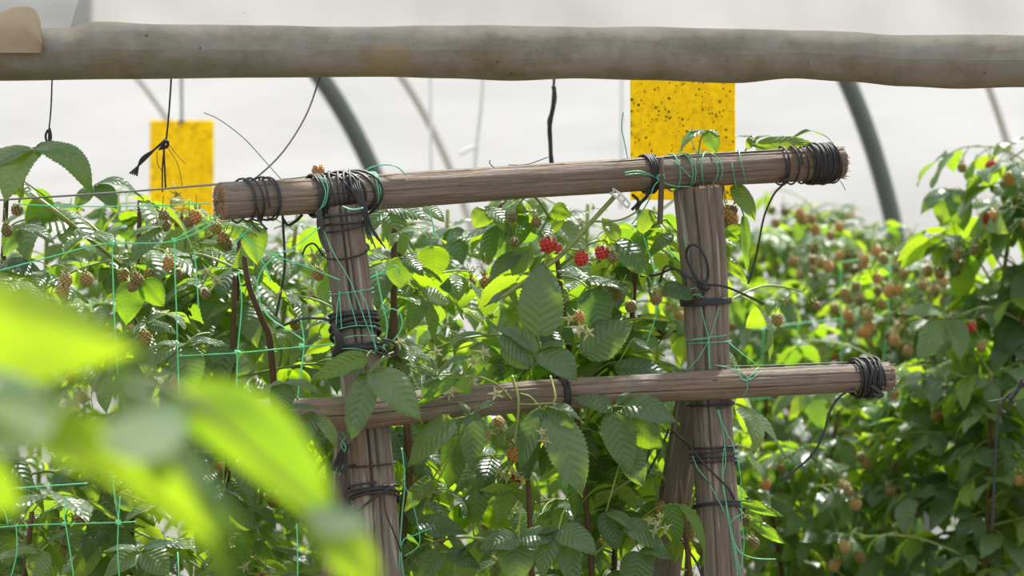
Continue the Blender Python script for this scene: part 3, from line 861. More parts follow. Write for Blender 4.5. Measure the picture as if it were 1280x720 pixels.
# out-of-focus shoot close to the lens
yf = -2.62
nf = thing('raspberry_shoot', P(-330, 700, yf) * 1.0, 'big out-of-focus yellow-green raspberry leaves close to the lens at the left edge', 'plant')
nf.location.z = 0
branch(nf, [Vector((nf.location.x, yf, 0)), Vector((nf.location.x + .02, yf, .6)), P(-200, 640, yf), P(-130, 400, yf)], [.006, .004], 'green_cane', 'cane')
hero(nf, [((-170, 378), (186, 440), 165, (0, -.75, -.2), .08, 0, .2)], y=yf, mat='young', stem_from=(-200, 500, 0))
hero(nf, [((8, 528), (298, 736), 92, (-.25, -.95, -.15), .06, .02, .2, -.17)], y=yf - .02, mat='young', stem_from=(-190, 640, -.02))
hero(nf, [((140, 466), (306, 690), 78, (.4, -.85, .36), .06, 0, .05)], y=yf + .0, label='dark glossy leaflet')
hero(nf, [((222, 490), (428, 672), 112, (.1, -.9, -.1), .08, 0, .2, -.10)], y=yf + .04, mat='young')
hero(nf, [((390, 640), (478, 745), 74, (.2, -.8, .3), .08, 0, .2)], y=yf + .03, mat='young')
hero(nf, [((395, 640), (470, 690), 60, (.15, -.48, .86), .15, 0, .1)], y=yf + .06)
hero(nf, [((-70, 470), (75, 515), 80, (.19, -.47, .86), .15, 0, .1)], y=yf - .05)
hero(nf, [((146, 570), (232, 506), 105, (.30, -.465, .83), .0, .062, .0)], y=yf - .06)  # added leaflet, laid flat to mirror the sun as a highlight
hero(nf, [((-22, 560), (70, 476), 120, (.32, -.465, .83), .0, .071, .0)], y=yf - .08)  # another leaflet added for a sun glint at the left edge
hero(nf, [((388, 655), (460, 644), 80, (.25, -.465, .83), .0, .0245, .0)], y=yf - .0)  # leaflet added to give a white sun glint at the shoot's right end
hero(nf, [((-60, 560), (30, 640), 90, (0, -.9, -.2), .1, 0)], y=yf + .05, mat='young')
hero(nf, [((-60, 425), (20, 490), 50, (0, -.9, -.2), .1, 0)], y=yf + .06, mat='young')
branch(nf, [P(-190, 640, yf), P(-60, 590, yf), P(40, 545, yf + .02), P(110, 490, yf + .05), P(210, 482, yf + .03), P(400, 642, yf + .03)], [.003, .0015])


# ------------------------------------------------------------------ the wooden frame
def log_rfun(seed, cracks=(), amp=0.05):
    o = Vector((seed * 3.1, seed * 1.7, 0))

    def f(th, L):
        n = noise.noise(o + Vector((math.cos(th) * .7, math.sin(th) * .7, L * 5))) * amp
        n += noise.noise(o + Vector((math.cos(th) * 4, math.sin(th) * 4, L * 6))) * amp * .45
        for c, w, dp in cracks:
            dth = abs((th - c - 0.12 * math.sin(L * 6 + c) + PI) % (2 * PI) - PI)
            if dth < w: n -= dp * (1 - dth / w)
        return 1 + n
    return f


def resample(pts, n):
    pts = smooth_path(pts, 12)
    ln = [0]
    for a, b in zip(pts, pts[1:]): ln.append(ln[-1] + (b - a).length)
    out = []
    j = 0
    for i in range(n):
        t = ln[-1] * i / (n - 1)
        while j < len(pts) - 2 and ln[j + 1] < t: j += 1
        out.append(pts[j].lerp(pts[j + 1], min(1, (t - ln[j]) / max(ln[j + 1] - ln[j], 1e-9))))
    return out


class Log:
    def __init__(s, pts, radii):
        s.pts = resample(pts, 70)
        n = len(radii) - 1
        s.r = []
        for i in range(70):
            t = i / 69 * n; k = min(int(t), n - 1)
            s.r.append(radii[k] + (radii[k + 1] - radii[k]) * (t - k))

    def mesh(s, name, mat, seed, cracks=(), amp=0.05, fray=None, n=110, endmat='end_grain'):
        mb = MB()
        tube(mb, s.pts, s.r, n, 0, rfun=log_rfun(seed, cracks, amp), seam=(0, 1, 0), cap=False)
        r = random.Random(seed)
        m = n + 1
        rf = log_rfun(seed, cracks, amp)
        for end in (0, 1):
            ring = [Vector(v) for v in (mb.v[:m] if end == 0 else mb.v[69 * m:70 * m])]
            c = s.pts[0 if end == 0 else -1]
            out = (s.pts[0] - s.pts[1]).normalized() if end == 0 else (s.pts[-1] - s.pts[-2]).normalized()
            vs = list(ring)
            for f in (.85, .6, .3):
                vs += [c.lerp(v, f) + out * (r.uniform(.0, .005) if fray else r.uniform(-.001, .0015)) for v in ring]
            vs.append(c + out * .001)
            fs = []
            for k in range(3):
                for i in range(n):
                    q = (k * m + i, k * m + i + 1, (k + 1) * m + i + 1, (k + 1) * m + i)
                    fs.append(q if end else q[::-1])
            for i in range(n):
                fs.append((3 * m + i, 3 * m + i + 1, 4 * m) if end else (4 * m, 3 * m + i + 1, 3 * m + i))
            mb.add(vs, fs, [(r.random(), r.random()) for _ in vs], 1)
            if fray and end == 1:
                for i in range(90):
                    th = r.uniform(0, 2 * PI); q = s.r[-1] * math.sqrt(r.uniform(.25, 1.0))
                    a = out.orthogonal().normalized(); b = out.cross(a)
                    p = c + (a * math.cos(th) + b * math.sin(th)) * q
                    d = (out + Vector((r.uniform(-.5, .5), r.uniform(-.5, .5), r.uniform(-.5, .5)))).normalized()
                    tube(mb, [p - out * .004, p + d * r.uniform(.003, fray)], [0.0011, 0.0004], 4, 2)
        return mb.mesh(name, [M[mat], M[endmat], M['fibre']])

    def at_px(s, px=None, py=None):
        best = None
        for i, p in enumerate(s.pts):
            x = 640 + p.x * F / (p.y + 4); yy = 360 - (p.z - CAM.z) * F / (p.y + 4)
            d = abs(x - px) if px is not None else abs(yy - py)
            if best is None or d < best[0]: best = (d, i)
        return best[1]

    def frame(s, i):
        i = max(1, min(i, 68))
        t = (s.pts[i + 1] - s.pts[i - 1]).normalized()
        u = (Vector((0, -1, 0)) - t * t.dot(Vector((0, -1, 0)))).normalized()
        return s.pts[i], t, u, t.cross(u), s.r[i]


def coil(mb, lg, a, b, turns, r=0.0014, gap=0.0012, jitter=0.15, mat=0, seed=0, px=True, lean=0.0):
    """twine wound round a log between two pixel positions"""
    rr = random.Random(seed)
    i0 = lg.at_px(px=a) if px else lg.at_px(py=a)
    def pos(v):
        # fractional index for a pixel coordinate
        i = lg.at_px(px=v) if px else lg.at_px(py=v)
        best = i
        def co(k):
            p = lg.pts[k]
            return 640 + p.x * F / (p.y + 4) if px else 360 - (p.z - CAM.z) * F / (p.y + 4)
        for k in (i - 1, i):
            if 0 <= k < 69:
                c0, c1 = co(k), co(k + 1)
                if min(c0, c1) <= v <= max(c0, c1) and c1 != c0: return k + (v - c0) / (c1 - c0)
        return float(best)
    n = max(8, int(turns * 22))
    pts = []
    ph = rr.uniform(0, 6.28)
    wob = 0.0
    for k in range(n + 1):
        t = k / n
        f = pos(a + (b - a) * t)
        j = min(int(f), 68); fr = f - j
        p0, tt, u, w, r0 = lg.frame(j)
        p = lg.pts[j].lerp(lg.pts[j + 1], fr)
        th = ph + 2 * PI * turns * t
        wob = noise.noise(Vector((k * .11, seed * 3.7, .5))) * jitter * 0.0075
        rad = r0 * 1.03 + r + gap + abs(wob) * .4
        pts.append(p + (u * math.cos(th) + w * math.sin(th)) * rad + tt * (wob + lean * r0 * math.cos(th)))
    tube(mb, pts, r * THIN[0], 6, mat)
    return pts


def loose(mb, pts, r=0.0014, mat=0, n=6):
    tube(mb, smooth_path(pts, 7), r * THIN[0], n, mat)


YL, YR = -0.20, 0.20


def yb(px, off=0.0):
    return YL + (YR - YL) * (px - 275) / 780 + off


frame_root = thing('wooden_trellis', P(660, 360, 0) * 1.0, 'weathered wooden H-shaped trellis frame of two posts and two crossbars lashed with black twine', 'trellis')
frame_root.location = (0, 0, 0)
upper = Log([P(276, 252, yb(276)), P(480, 239, yb(480)), P(700, 224.5, yb(700)), P(900, 212, yb(900)), P(1050, 203, yb(1050))], [.0248, .0240, .0232, .0236, .0236])
lower = Log([P(318, 521, yb(318, -.055)), P(450, 516, yb(450, -.055)), P(600, 500, yb(600, -.055)), P(800, 486, yb(800, -.055)), P(1000, 476, yb(1000, -.055)), P(1110, 471, yb(1110, -.055))], [.0235, .0222, .0215, .0200, .0207, .0212])
yl, yr = yb(430), yb(875)


def to_ground(pts):
    a, b = pts[-2], pts[-1]
    t = (0 - b.z) / (b.z - a.z)
    return pts + [b + (b - a) * t * .5, b + (b - a) * t]


lpost = Log(to_ground([P(427, 258, yl - .014), P(436, 340, yl - .012), P(447, 440, yl - .012), P(462, 560, yl - .014), P(474, 720, yl - .02)]), [.0265, .0285, .031, .0325, .033, .034, .035])
rpost = Log(to_ground([P(872, 236, yr - .010), P(880, 330, yr - .008), P(885, 450, yr - .008), P(893, 580, yr - .008), P(903, 720, yr - .008)]), [.034, .0300, .0295, .031, .032, .033, .034])
brace_r = Log(to_ground([P(864, 500, yr + .055), P(848, 600, yr + .06), P(826, 730, yr + .065)]), [.022, .027, .028, .029])
brace_l = Log(to_ground([P(436, 520, yl + .05), P(430, 620, yl + .05), P(418, 730, yl + .05)]), [.018, .021, .022, .023])

link('crossbar', upper.mesh('crossbar', 'wood', 1, ((2.2, .05, .22), (4.3, .05, .2), (3.3, .04, .15)), .06, fray=.009), frame_root)
link('crossbar', lower.mesh('crossbar', 'wood', 2, ((3.3, .05, .25), (2.6, .05, .2)), .07, fray=.008), frame_root)
link('post', lpost.mesh('post', 'post_wood', 3, ((2.86, .075, .45), (3.22, .085, .55), (4.1, .07, .3), (2.1, .07, .3)), .06), frame_root)
link('post', rpost.mesh('post', 'post_wood', 4, ((2.3, .08, .45), (2.75, .06, .3), (3.45, .07, .35), (4.0, .06, .3)), .07, fray=.006), frame_root)
link('brace_post', brace_r.mesh('brace_post', 'post_wood', 5, ((3.0, .1, .1),), .06), frame_root)
link('brace_post', brace_l.mesh('brace_post', 'post_wood', 6, ((3.0, .1, .1),), .08), frame_root)


THIN = [1.0]


def lash(name, build, mat='black_twine', mats=None, label=None):
    THIN[0] = .72 if mat == 'green_twine' else 1.0
    mb = MB(); build(mb)
    THIN[0] = 1.0
    o = link(name, mb.mesh(name, [M[x] for x in (mats or [mat])]), frame_root)
    if label: o['label'] = label
    return o


def Q(px, py, y): return P(px, py, y)


def f_(mb):
    coil(mb, upper, 296, 342, 4.2, .0015, jitter=1.2, seed=1, lean=.25)
    coil(mb, upper, 306, 338, 1.6, .0013, jitter=1.2, seed=12, lean=-.4)
    loose(mb, [Q(322, 272, yb(322, -.02)), Q(328, 281, yb(322, -.028)), Q(334, 287, yb(322, -.03))], .0016)
    loose(mb, [Q(312, 274, yb(322, -.02)), Q(318, 283, yb(322, -.028)), Q(325, 289, yb(322, -.03))], .0014)
lash('lashing', f_, label='loose black twine lashing near the sawn end of the upper crossbar')


def f_(mb):
    coil(mb, upper, 388, 404, 4.6, .0018, jitter=.6, seed=2)
    coil(mb, upper, 404, 462, 5.4, .0019, jitter=1.6, seed=3, lean=.7)
    coil(mb, upper, 412, 450, 4.4, .0019, jitter=1.6, seed=4, lean=-.8, gap=.003)
    coil(mb, lpost, 268, 290, 2.5, .0018, jitter=1.2, seed=5, px=False)
    for k in range(6):
        j = k * 2.2
        loose(mb, [Q(424 + j * 2.2, 222, yb(430, -.012)), Q(440 + j, 238, yb(430, -.030)), Q(452 + j * .6, 262, yb(430, -.034)), Q(456 + j * .8, 283, yb(430, -.030)), Q(461 + j * 1.9, 300 + (5 * k) % 14, yb(430, -.03 - .003 * (k % 2)))], .0010)
    for k in range(4):
        loose(mb, [Q(398 + k, 262, yb(400, -.032)), Q(397 + 2 * k, 280, yb(400, -.034)), Q(401 + k, 300, yb(400, -.034)), Q(408 + k, 314, yb(400, -.04))], .0016)
lash('lashing', f_, label='thick black twine lashing where the upper crossbar meets its cracked post')


def f_(mb):
    coil(mb, upper, 463, 468, 2.2, .0013, jitter=.2, seed=6)
    loose(mb, [Q(405, 222, yb(405, -.026)), Q(410, 236, yb(405, -.032)), Q(406, 255, yb(405, -.032)), Q(396, 264, yb(405, -.03))], .0012)
    loose(mb, [Q(400, 222, yb(405, -.026)), Q(407, 240, yb(405, -.034)), Q(402, 258, yb(405, -.034)), Q(394, 268, yb(405, -.03))], .0010)
    loose(mb, [Q(428, 258, yl - .045), Q(440, 262, yl - .048), Q(454, 260, yl - .045)], .0016)
    loose(mb, [Q(403, 285, yl - .04), Q(418, 318, yl - .052), Q(438, 352, yl - .052), Q(458, 405, yl - .05), Q(472, 438, yl - .035)], .0010)
    coil(mb, lpost, 362, 368, 1.6, .0010, jitter=.4, seed=8, px=False)
    for x0, x1, y1 in ((424, 427, 412), (434, 446, 408), (425, 418, 440), (449, 470, 440)):
        loose(mb, [Q(x0, 364, yl - .046), Q((x0 + x1) / 2, 385, yl - .047), Q(x1, y1, yl - .046)], .0010)
    for y0, y1 in ((412, 408), (425, 420), (436, 442)):
        loose(mb, [Q(420, y0, yl - .045), Q(445, (y0 + y1) / 2 - 3, yl - .050), Q(470, y1, yl - .04)], .0009)
lash('green_twine', f_, 'green_twine')


def f_(mb):
    coil(mb, lpost, 311, 316, 1.2, .0014, jitter=.3, seed=9, px=False, lean=.35)
    loose(mb, [Q(404, 320, yl - .03), Q(393, 305, yl - .05), Q(383, 308, yl - .05), Q(378, 318, yl - .03)], .0013)
lash('lashing', f_)


def f_(mb):
    coil(mb, lpost, 392, 402, 3.6, .0022, jitter=.5, seed=10, px=False, lean=-.2)
    coil(mb, lpost, 402, 420, 3.4, .0024, jitter=1.0, seed=11, px=False, lean=-.3)
    coil(mb, lpost, 434, 446, 3.6, .0022, jitter=.5, seed=13, px=False, lean=-.3)
    for k in range(5):
        loose(mb, [Q(416 + k * 1.2, 404 + k, yl - .045), Q(419 + k, 415, yl - .052), Q(421 + 2 * k, 428, yl - .05), Q(416 + k, 446 - k, yl - .045)], .0022)
    loose(mb, [Q(416, 401, yl - .03), Q(398, 398, yl - .04), Q(376, 399, yl - .03), Q(346, 410, yl - .0)], .0018)
    loose(mb, [Q(478, 424, yl - .04), Q(492, 428, yl - .045), Q(496, 440, yl - .045), Q(488, 447, yl - .04), Q(480, 436, yl - .035)], .0018)
    loose(mb, [Q(474, 430, yl - .04), Q(484, 428, yl - .05), Q(486, 438, yl - .05), Q(478, 446, yl - .04)], .0018)
lash('lashing', f_, label='dense black twine lashing with a knotted side round the middle of the cracked post')


def f_(mb):
    coil(mb, lpost, 578, 582, 1.3, .0013, jitter=.4, seed=14, px=False)
    coil(mb, lpost, 606, 612, 1.3, .0016, jitter=.4, seed=15, px=False, lean=-.1)
    coil(mb, lpost, 618, 628, 2.4, .0018, jitter=.6, seed=16, px=False, lean=-.4)
    loose(mb, [Q(492, 606, yl - .04), Q(484, 612, yl - .055), Q(468, 622, yl - .057), Q(446, 640, yl - .05)], .0018)
    loose(mb, [Q(480, 614, yl - .055), Q(482, 640, yl - .056), Q(490, 660, yl - .052), Q(502, 690, yl - .03)], .0012)
    for k in range(5):
        loose(mb, [Q(432 + k, 556, yl - .035), Q(424 + k * 2, 566, yl - .05), Q(418 + 3 * k, 580, yl - .05), Q(414 + 4 * k, 588 + k, yl - .05)], .0015)
lash('lashing', f_, label='black twine turns low on the cracked post below the lower crossbar')


def f_(mb):
    loose(mb, [Q(502, 560, yl - .01), Q(506, 600, yl - .03), Q(502, 650, yl - .03), Q(498, 720, yl - .03), Q(494, 800, yl - .03)], .0013)
    loose(mb, [Q(502, 600, yl - .02), Q(514, 625, yl - .02), Q(521, 650, yl - .02), Q(524, 680, yl - .02), Q(506, 695, yl - .03)], .0009)
    loose(mb, [Q(540, 660, yl - .02), Q(520, 668, yl - .02), Q(502, 680, yl - .03), Q(506, 730, yl - .03)], .0010)
    loose(mb, [Q(420, 540, yl - .04), Q(428, 552, yl - .05), Q(432, 560, yl - .05), Q(424, 580, yl - .05), Q(418, 592, yl - .05)], .0013)
    loose(mb, [Q(425, 540, yl - .04), Q(432, 546, yl - .05), Q(426, 556, yl - .05), Q(432, 570, yl - .05), Q(424, 594, yl - .05)], .0011)
lash('green_twine', f_, 'green_twine')


def f_(mb):
    coil(mb, upper, 805, 816, 4.3, .0017, jitter=.3, seed=17)
    loose(mb, [Q(812, 236, yb(812, -.03)), Q(808, 246, yb(812, -.02)), Q(800, 254, yb(812, .0)), Q(796, 262, yb(812, .02))], .0028)
    loose(mb, [Q(790, 243, yb(800, -.01)), Q(798, 252, yb(800, -.01)), Q(790, 262, yb(800, 0))], .0022)
lash('lashing', f_)


def f_(mb):
    coil(mb, upper, 838, 842, 1.6, .0012, jitter=.4, seed=18)
    coil(mb, upper, 852, 857, 1.8, .0012, jitter=.4, seed=19, lean=.15)
    coil(mb, upper, 872, 880, 1.2, .0011, jitter=.3, seed=20, lean=.7)
    coil(mb, upper, 890, 880, 1.2, .0011, jitter=.3, seed=21, lean=-.9)
    coil(mb, upper, 916, 930, 1.2, .0010, jitter=.3, seed=22, lean=-.6)
    loose(mb, [Q(780, 219, yb(780, -.028)), Q(800, 217, yb(800, -.030)), Q(818, 220, yb(818, -.030)), Q(826, 222, yb(826, -.032))], .0011)
    loose(mb, [Q(780, 216, yb(780, -.028)), Q(800, 214, yb(800, -.030)), Q(820, 222, yb(818, -.030)), Q(828, 226, yb(826, -.032))], .0011)
    loose(mb, [Q(828, 222, yb(828, -.032)), Q(818, 232, yb(818, -.034)), Q(812, 248, yb(812, -.025)), Q(804, 262, yb(812, .0)), Q(790, 280, yb(812, .02))], .0012)
    loose(mb, [Q(820, 218, yb(820, -.03)), Q(830, 228, yb(830, -.033)), Q(845, 233, yb(845, -.033)), Q(862, 233, yb(862, -.03))], .0011)
    loose(mb, [Q(838, 200, yb(838, -.026)), Q(846, 204, yb(846, -.03)), Q(856, 214, yb(856, -.032)), Q(864, 222, yb(864, -.034))], .0011)
    loose(mb, [Q(861, 165, yb(861, -.02)), Q(866, 180, yb(866, -.025)), Q(872, 194, yb(872, -.028)), Q(878, 214, yb(878, -.03))], .0009)
    for k in range(7):
        a = k * .9
        loose(mb, [Q(826 + 4 * math.cos(a), 221 + 5 * math.sin(a), yb(826, -.033)), Q(826 + 5 * math.cos(a + 2), 222 + 4 * math.sin(a + 2), yb(826, -.036)), Q(826 + 5 * math.cos(a + 4), 221 + 5 * math.sin(a + 4), yb(826, -.032))], .0012)
lash('green_twine', f_, 'green_twine')


def f_(mb):
    coil(mb, upper, 972, 978, 1.3, .0015, jitter=.4, seed=23)
    coil(mb, upper, 986, 992, 1.3, .0015, jitter=.4, seed=24)
    coil(mb, upper, 996, 1003, 1.3, .0015, jitter=.4, seed=25)
    coil(mb, upper, 1007, 1040, 15, .0014, jitter=.7, seed=26)
    coil(mb, upper, 1040, 1008, 9, .0013, jitter=1.1, seed=27, gap=.0032)
    lb = [Q(1030, 185, yb(1030, -.01)), Q(1046, 184, yb(1046, -.01)), Q(1055, 195, yb(1055, 0)), Q(1056, 210, yb(1055, 0)), Q(1048, 220, yb(1048, -.01))]
    loose(mb, lb, .0007)
    loose(mb, [Q(1040, 222, yb(1040, -.02)), Q(1050, 226, yb(1050, -.01)), Q(1057, 238, yb(1055, 0))], .0005)
lash('lashing', f_, label='dense black twine winding on the frayed end of the upper crossbar')


def f_(mb):
    loose(mb, [Q(975, 222, yb(975, -.024)), Q(980, 229, yb(975, -.02)), Q(968, 242, yb(975, -.02)), Q(956, 268, yb(975, -.03)), Q(949, 300, yb(975, -.03)), Q(944, 325, yb(975, -.02)), Q(935, 355, yb(975, -.02))], .0017)
    loose(mb, [Q(974, 228, yb(975, -.024)), Q(980, 226, yb(975, -.03)), Q(986, 222, yb(985, -.025))], .0015)
lash('loose_end', f_, label='black wire end hanging from the upper crossbar near its frayed tip')


def f_(mb):
    coil(mb, lower, 1066, 1096, 11, .0017, jitter=.8, seed=28)
    coil(mb, lower, 1094, 1068, 6, .0015, jitter=1.3, seed=29, gap=.004)
    for k in range(4):
        loose(mb, [Q(1088 + k, 482, yb(1090, -.09)), Q(1098 + 2 * k, 490 + k, yb(1090, -.09)), Q(1101 - k, 497, yb(1090, -.09)), Q(1094 - k, 492, yb(1090, -.088))], .0013)
    loose(mb, [Q(1096, 480, yb(1096, -.08)), Q(1104, 484, yb(1096, -.09)), Q(1113, 489, yb(1096, -.09))], .0007)
lash('lashing', f_, label='dense black twine winding on the splintered end of the lower crossbar')


def f_(mb):
    loose(mb, [Q(1068, 486, yb(1068, -.075)), Q(1058, 490, yb(1058, -.08)), Q(1046, 500, yb(1058, -.08)), Q(1036, 518, yb(1058, -.08)), Q(1030, 540, yb(1058, -.08)), Q(1014, 570, yb(1058, -.08)), Q(976, 601, yb(1058, -.08))], .0019)
lash('loose_end', f_, label='stiff black wire end curving down from the lower crossbar')


def f_(mb):
    coil(mb, lower, 697, 706, 3.2, .0018, jitter=.3, seed=30)
    loose(mb, [Q(706, 488, yb(706, -.08)), Q(712, 480, yb(706, -.08)), Q(706, 474, yb(706, -.07))], .0015)
lash('lashing', f_)


def f_(mb):
    loose(mb, [Q(894, 456, yb(894, -.07)), Q(920, 462, yb(920, -.077)), Q(930, 468, yb(930, -.079)), Q(936, 474, yb(936, -.080))], .0010)
    loose(mb, [Q(948, 459, yb(948, -.07)), Q(940, 468, yb(940, -.079)), Q(934, 475, yb(936, -.080)), Q(934, 486, yb(934, -.079)), Q(928, 496, yb(930, -.07))], .0011)
    loose(mb, [Q(918, 458, yb(918, -.072)), Q(928, 474, yb(928, -.08)), Q(938, 474, yb(938, -.08)), Q(952, 464, yb(952, -.078))], .0010)
    loose(mb, [Q(908, 426, yb(908, -.03)), Q(925, 440, yb(915, -.05)), Q(946, 456, yb(940, -.065))], .0010)
    coil(mb, rpost, 424, 428, 1.2, .0009, jitter=.4, seed=31, px=False)
    yy = yr - .043
    for pl in ([(876, 384), (881, 405), (886, 425), (887, 462)], [(899, 384), (893, 405), (886, 425), (874, 446), (860, 462)], [(866, 424), (886, 422), (908, 419)], [(886, 422), (886, 445), (888, 462)],
               [(854, 292), (862, 330), (870, 350), (877, 365)], [(858, 364), (870, 360), (876, 368)], [(862, 372), (870, 368), (880, 372)],
               [(896, 512), (908, 540), (916, 556), (922, 575), (926, 600), (924, 614)], [(898, 512), (904, 540), (907, 575), (903, 600), (910, 640), (920, 690), (928, 730)],
               [(905, 560), (903, 590), (907, 625), (912, 660), (920, 700), (924, 740)], [(866, 570), (872, 585), (885, 602), (898, 625), (905, 640)], [(928, 642), (918, 648), (912, 655)],
               [(915, 670), (925, 690), (945, 698), (970, 699)], [(927, 610), (927, 650), (930, 680), (926, 712)]):
        loose(mb, [Q(a, b, yy) for a, b in pl], .0010)
lash('green_twine', f_, 'green_twine')


def f_(mb):
    yy = yr - .046
    loose(mb, [Q(876, 356, yy), Q(866, 340, yy), Q(858, 320, yy), Q(862, 307, yy - .01), Q(874, 309, yy - .012), Q(883, 326, yy - .012), Q(885, 345, yy), Q(878, 357, yy)], .0021)
    for k in range(4):
        loose(mb, [Q(872 + k, 352 + k, yy), Q(880, 354 + 2 * k, yy - .006), Q(884 + k, 360, yy - .005), Q(876, 362 + k, yy), Q(872 + k, 355, yy - .004)], .0018)
    coil(mb, rpost, 372, 380, 4.2, .0019, jitter=.4, seed=32, px=False)
    loose(mb, [Q(884, 356, yy), Q(905, 358, yy - .01), Q(930, 368, yy - .02), Q(955, 380, yy - .03)], .0017)
    loose(mb, [Q(876, 358, yy), Q(858, 345, yy), Q(842, 336, yy + .01), Q(822, 343, yy + .02), Q(800, 345, yy + .03)], .0019)
    loose(mb, [Q(858, 350, yy), Q(846, 338, yy), Q(832, 333, yy), Q(825, 352, yy + .02)], .0015)
lash('lashing', f_, label='black wire twisted into an open eye on the post under the frayed crossbar end')


def f_(mb):
    coil(mb, rpost, 502, 506, 1.4, .0015, jitter=.2, seed=33, px=False, lean=.1)
    coil(mb, rpost, 556, 580, 4.3, .0017, jitter=.4, seed=34, px=False)
    coil(mb, rpost, 629, 634, 2.4, .0017, jitter=.3, seed=35, px=False, lean=-.2)
    yy = yr - .046
    loose(mb, [Q(842, 540, yy + .05), Q(862, 558, yy + .01), Q(880, 580, yy), Q(898, 598, yy), Q(914, 615, yy + .01), Q(922, 640, yy + .03)], .0017)
    loose(mb, [Q(868, 563, yy), Q(865, 575, yy), Q(874, 592, yy), Q(888, 605, yy)], .0008)
    loose(mb, [Q(845, 664, yy + .03), Q(858, 684, yy), Q(872, 706, yy), Q(880, 730, yy)], .0016)
    loose(mb, [Q(836, 536, yy + .06), Q(826, 560, yy + .06), Q(806, 599, yy + .06)], .0016)
    loose(mb, [Q(812, 560, yy + .07), Q(808, 580, yy + .07), Q(803, 600, yy + .06)], .0014)
lash('lashing', f_, label='black twine turns below the lower crossbar tying the brace to its post')


def f_(mb):
    # twine strung tight along the top of each crossbar
    loose(mb, [Q(700, 206, yb(700, -.01)), Q(790, 200, yb(790, -.012)), Q(870, 193, yb(870, -.012)), Q(930, 190, yb(930, -.01)), Q(980, 187, yb(980, -.01))], .0010)
lash('straining_twine', f_, 'black_twine')
lash('straining_twine', lambda mb: loose(mb, [Q(900, 458, yb(900, -.06)), Q(960, 457, yb(960, -.06)), Q(1060, 453, yb(1060, -.06))], .0010))
lash('straining_twine', lambda mb: loose(mb, [Q(636, 206, yb(636)), Q(660, 205, yb(660)), Q(686, 196, yb(686))], .0007))
lash('straining_twine', lambda mb: loose(mb, [Q(618, 210, yb(618, -.02)), Q(612, 204, yb(618, -.02)), Q(613, 200, yb(618, -.02))], .0007))


def f_(mb):
    loose(mb, [Q(826, 198, yb(826, -.02)), Q(827, 222, yb(826, -.034)), Q(826, 250, yb(826, -.03)), Q(825, 280, yb(826, -.03))], .0040, n=8)
lash('hanging_stick', f_, 'wood')
frame_root.location = (0, 0, 0)

# ------------------------------------------------------------------ strings, wires, netting
def string(name, label, cat, strands, mat='black_twine', group=None):
    mb = MB()
    for pts, r in strands:
        loose(mb, pts, r)
    o = link(name, mb.mesh(name, [M[mat]]))
    return tag(o, label, cat, group or ('hanging twines' if name == 'hanging_twine' else None))


def SP(y, *pp): return [P(a, b, y) for a, b in pp]


ys = 0.1
string('hanging_twine', 'thin black twine with a small knot hanging above the big drooping leaves', 'string',
       [(SP(ys, (68, -40), (66, 60), (64, 130), (61, 165), (61, 178)), .0012), (SP(ys, (60, 162), (57, 170), (60, 180), (63, 172), (61, 162)), .0019), (SP(ys, (62, 160), (64, 172), (60, 181)), .0016)])
string('hanging_twine', 'black twine tied in a tasselled knot hanging in front of the blurred yellow trap', 'string',
       [(SP(ys, (220, -40), (216, 60), (212, 130), (208, 172), (205, 185), (207, 235)), .0014), (SP(ys, (206, 176), (203, 210), (203, 240)), .0012)] +
       [(SP(ys - .01 * (k % 2), (207, 174 + k), (196 - k, 184 + k), (182 - 2 * k, 199), (162 + 3 * k, 217 + k)), .0014) for k in range(4)] +
       [(SP(ys - .005, (200 + 3 * math.cos(k), 184 + 4 * math.sin(k)), (206 + 3 * math.sin(k), 176), (210, 180 + k), (203, 186)), .0015) for k in range(4)] +
       [(SP(ys, (208, 176), (220, 192), (232, 205)), .0005), (SP(ys, (208, 182), (222, 205), (228, 232)), .0005), (SP(ys, (196, 190), (197, 205), (204, 215)), .0006)])
string('hanging_twine', 'dark wire bowing from the film roll down to the sawn end of the upper crossbar', 'string',
       [([P(420, -60, .0), P(410, 60, -.01), P(398, 102, -.02), P(382, 145, -.06), P(355, 188, -.11), P(325, 218, -.15), P(305, 229, -.17), P(290, 228, -.18)], .0013)])
string('loose_wire', 'thin grey wire end springing up in an arc from the upper crossbar', 'wire',
       [(SP(-.15, (255, 141), (275, 150), (305, 173), (330, 200), (352, 225)), .0007)], 'wire')
string('hanging_twine', 'thick frayed black twine hanging down behind the middle of the upper crossbar', 'string',
       [(SP(.55, (696, -30), (694, 60), (692, 110), (689, 150), (687, 180), (690, 230)), .0022)] +
       [(SP(.55 - .004 * (k % 2), (692 + R.uniform(-2, 2), 108), (692 + R.uniform(-3, 3), 128), (688 + R.uniform(-3, 3), 150), (687 + R.uniform(-4, 3), 170), (690 + R.uniform(-3, 3), 215)), .0016) for k in range(6)])
string('hanging_twine', 'blurred grey string with a short side hook hanging between the hoops', 'string',
       [(SP(2.6, (606, -10), (603, 110), (596, 180), (592, 230)), .0045), (SP(2.6, (598, 182), (585, 187), (574, 193)), .0045)], 'tube')
string('hanging_twine', 'faint pale string hanging straight down right of the dark hoop foot', 'string',
       [(SP(3.0, (538, -10), (538, 110), (539, 240)), .004)], 'tube')
string('hanging_twine', 'faint pale string hanging beside the edge of the speckled yellow trap', 'string',
       [(SP(3.0, (777, -10), (777, 110), (776, 260)), .004)], 'tube')
string('loose_wire', 'thin green twine end standing up beside the speckled yellow trap', 'string',
       [(SP(yb(780), (785, 200), (780, 175), (777, 160), (779, 140)), .0008)], 'green_twine')
string('loose_wire', 'thin green twine looping over the top of the upper crossbar at the hoop', 'string',
       [(SP(yb(470), (448, 222), (462, 210), (480, 206), (495, 208), (508, 219)), .0009), (SP(yb(470), (440, 224), (455, 214), (472, 207), (490, 206)), .0008)], 'green_twine')
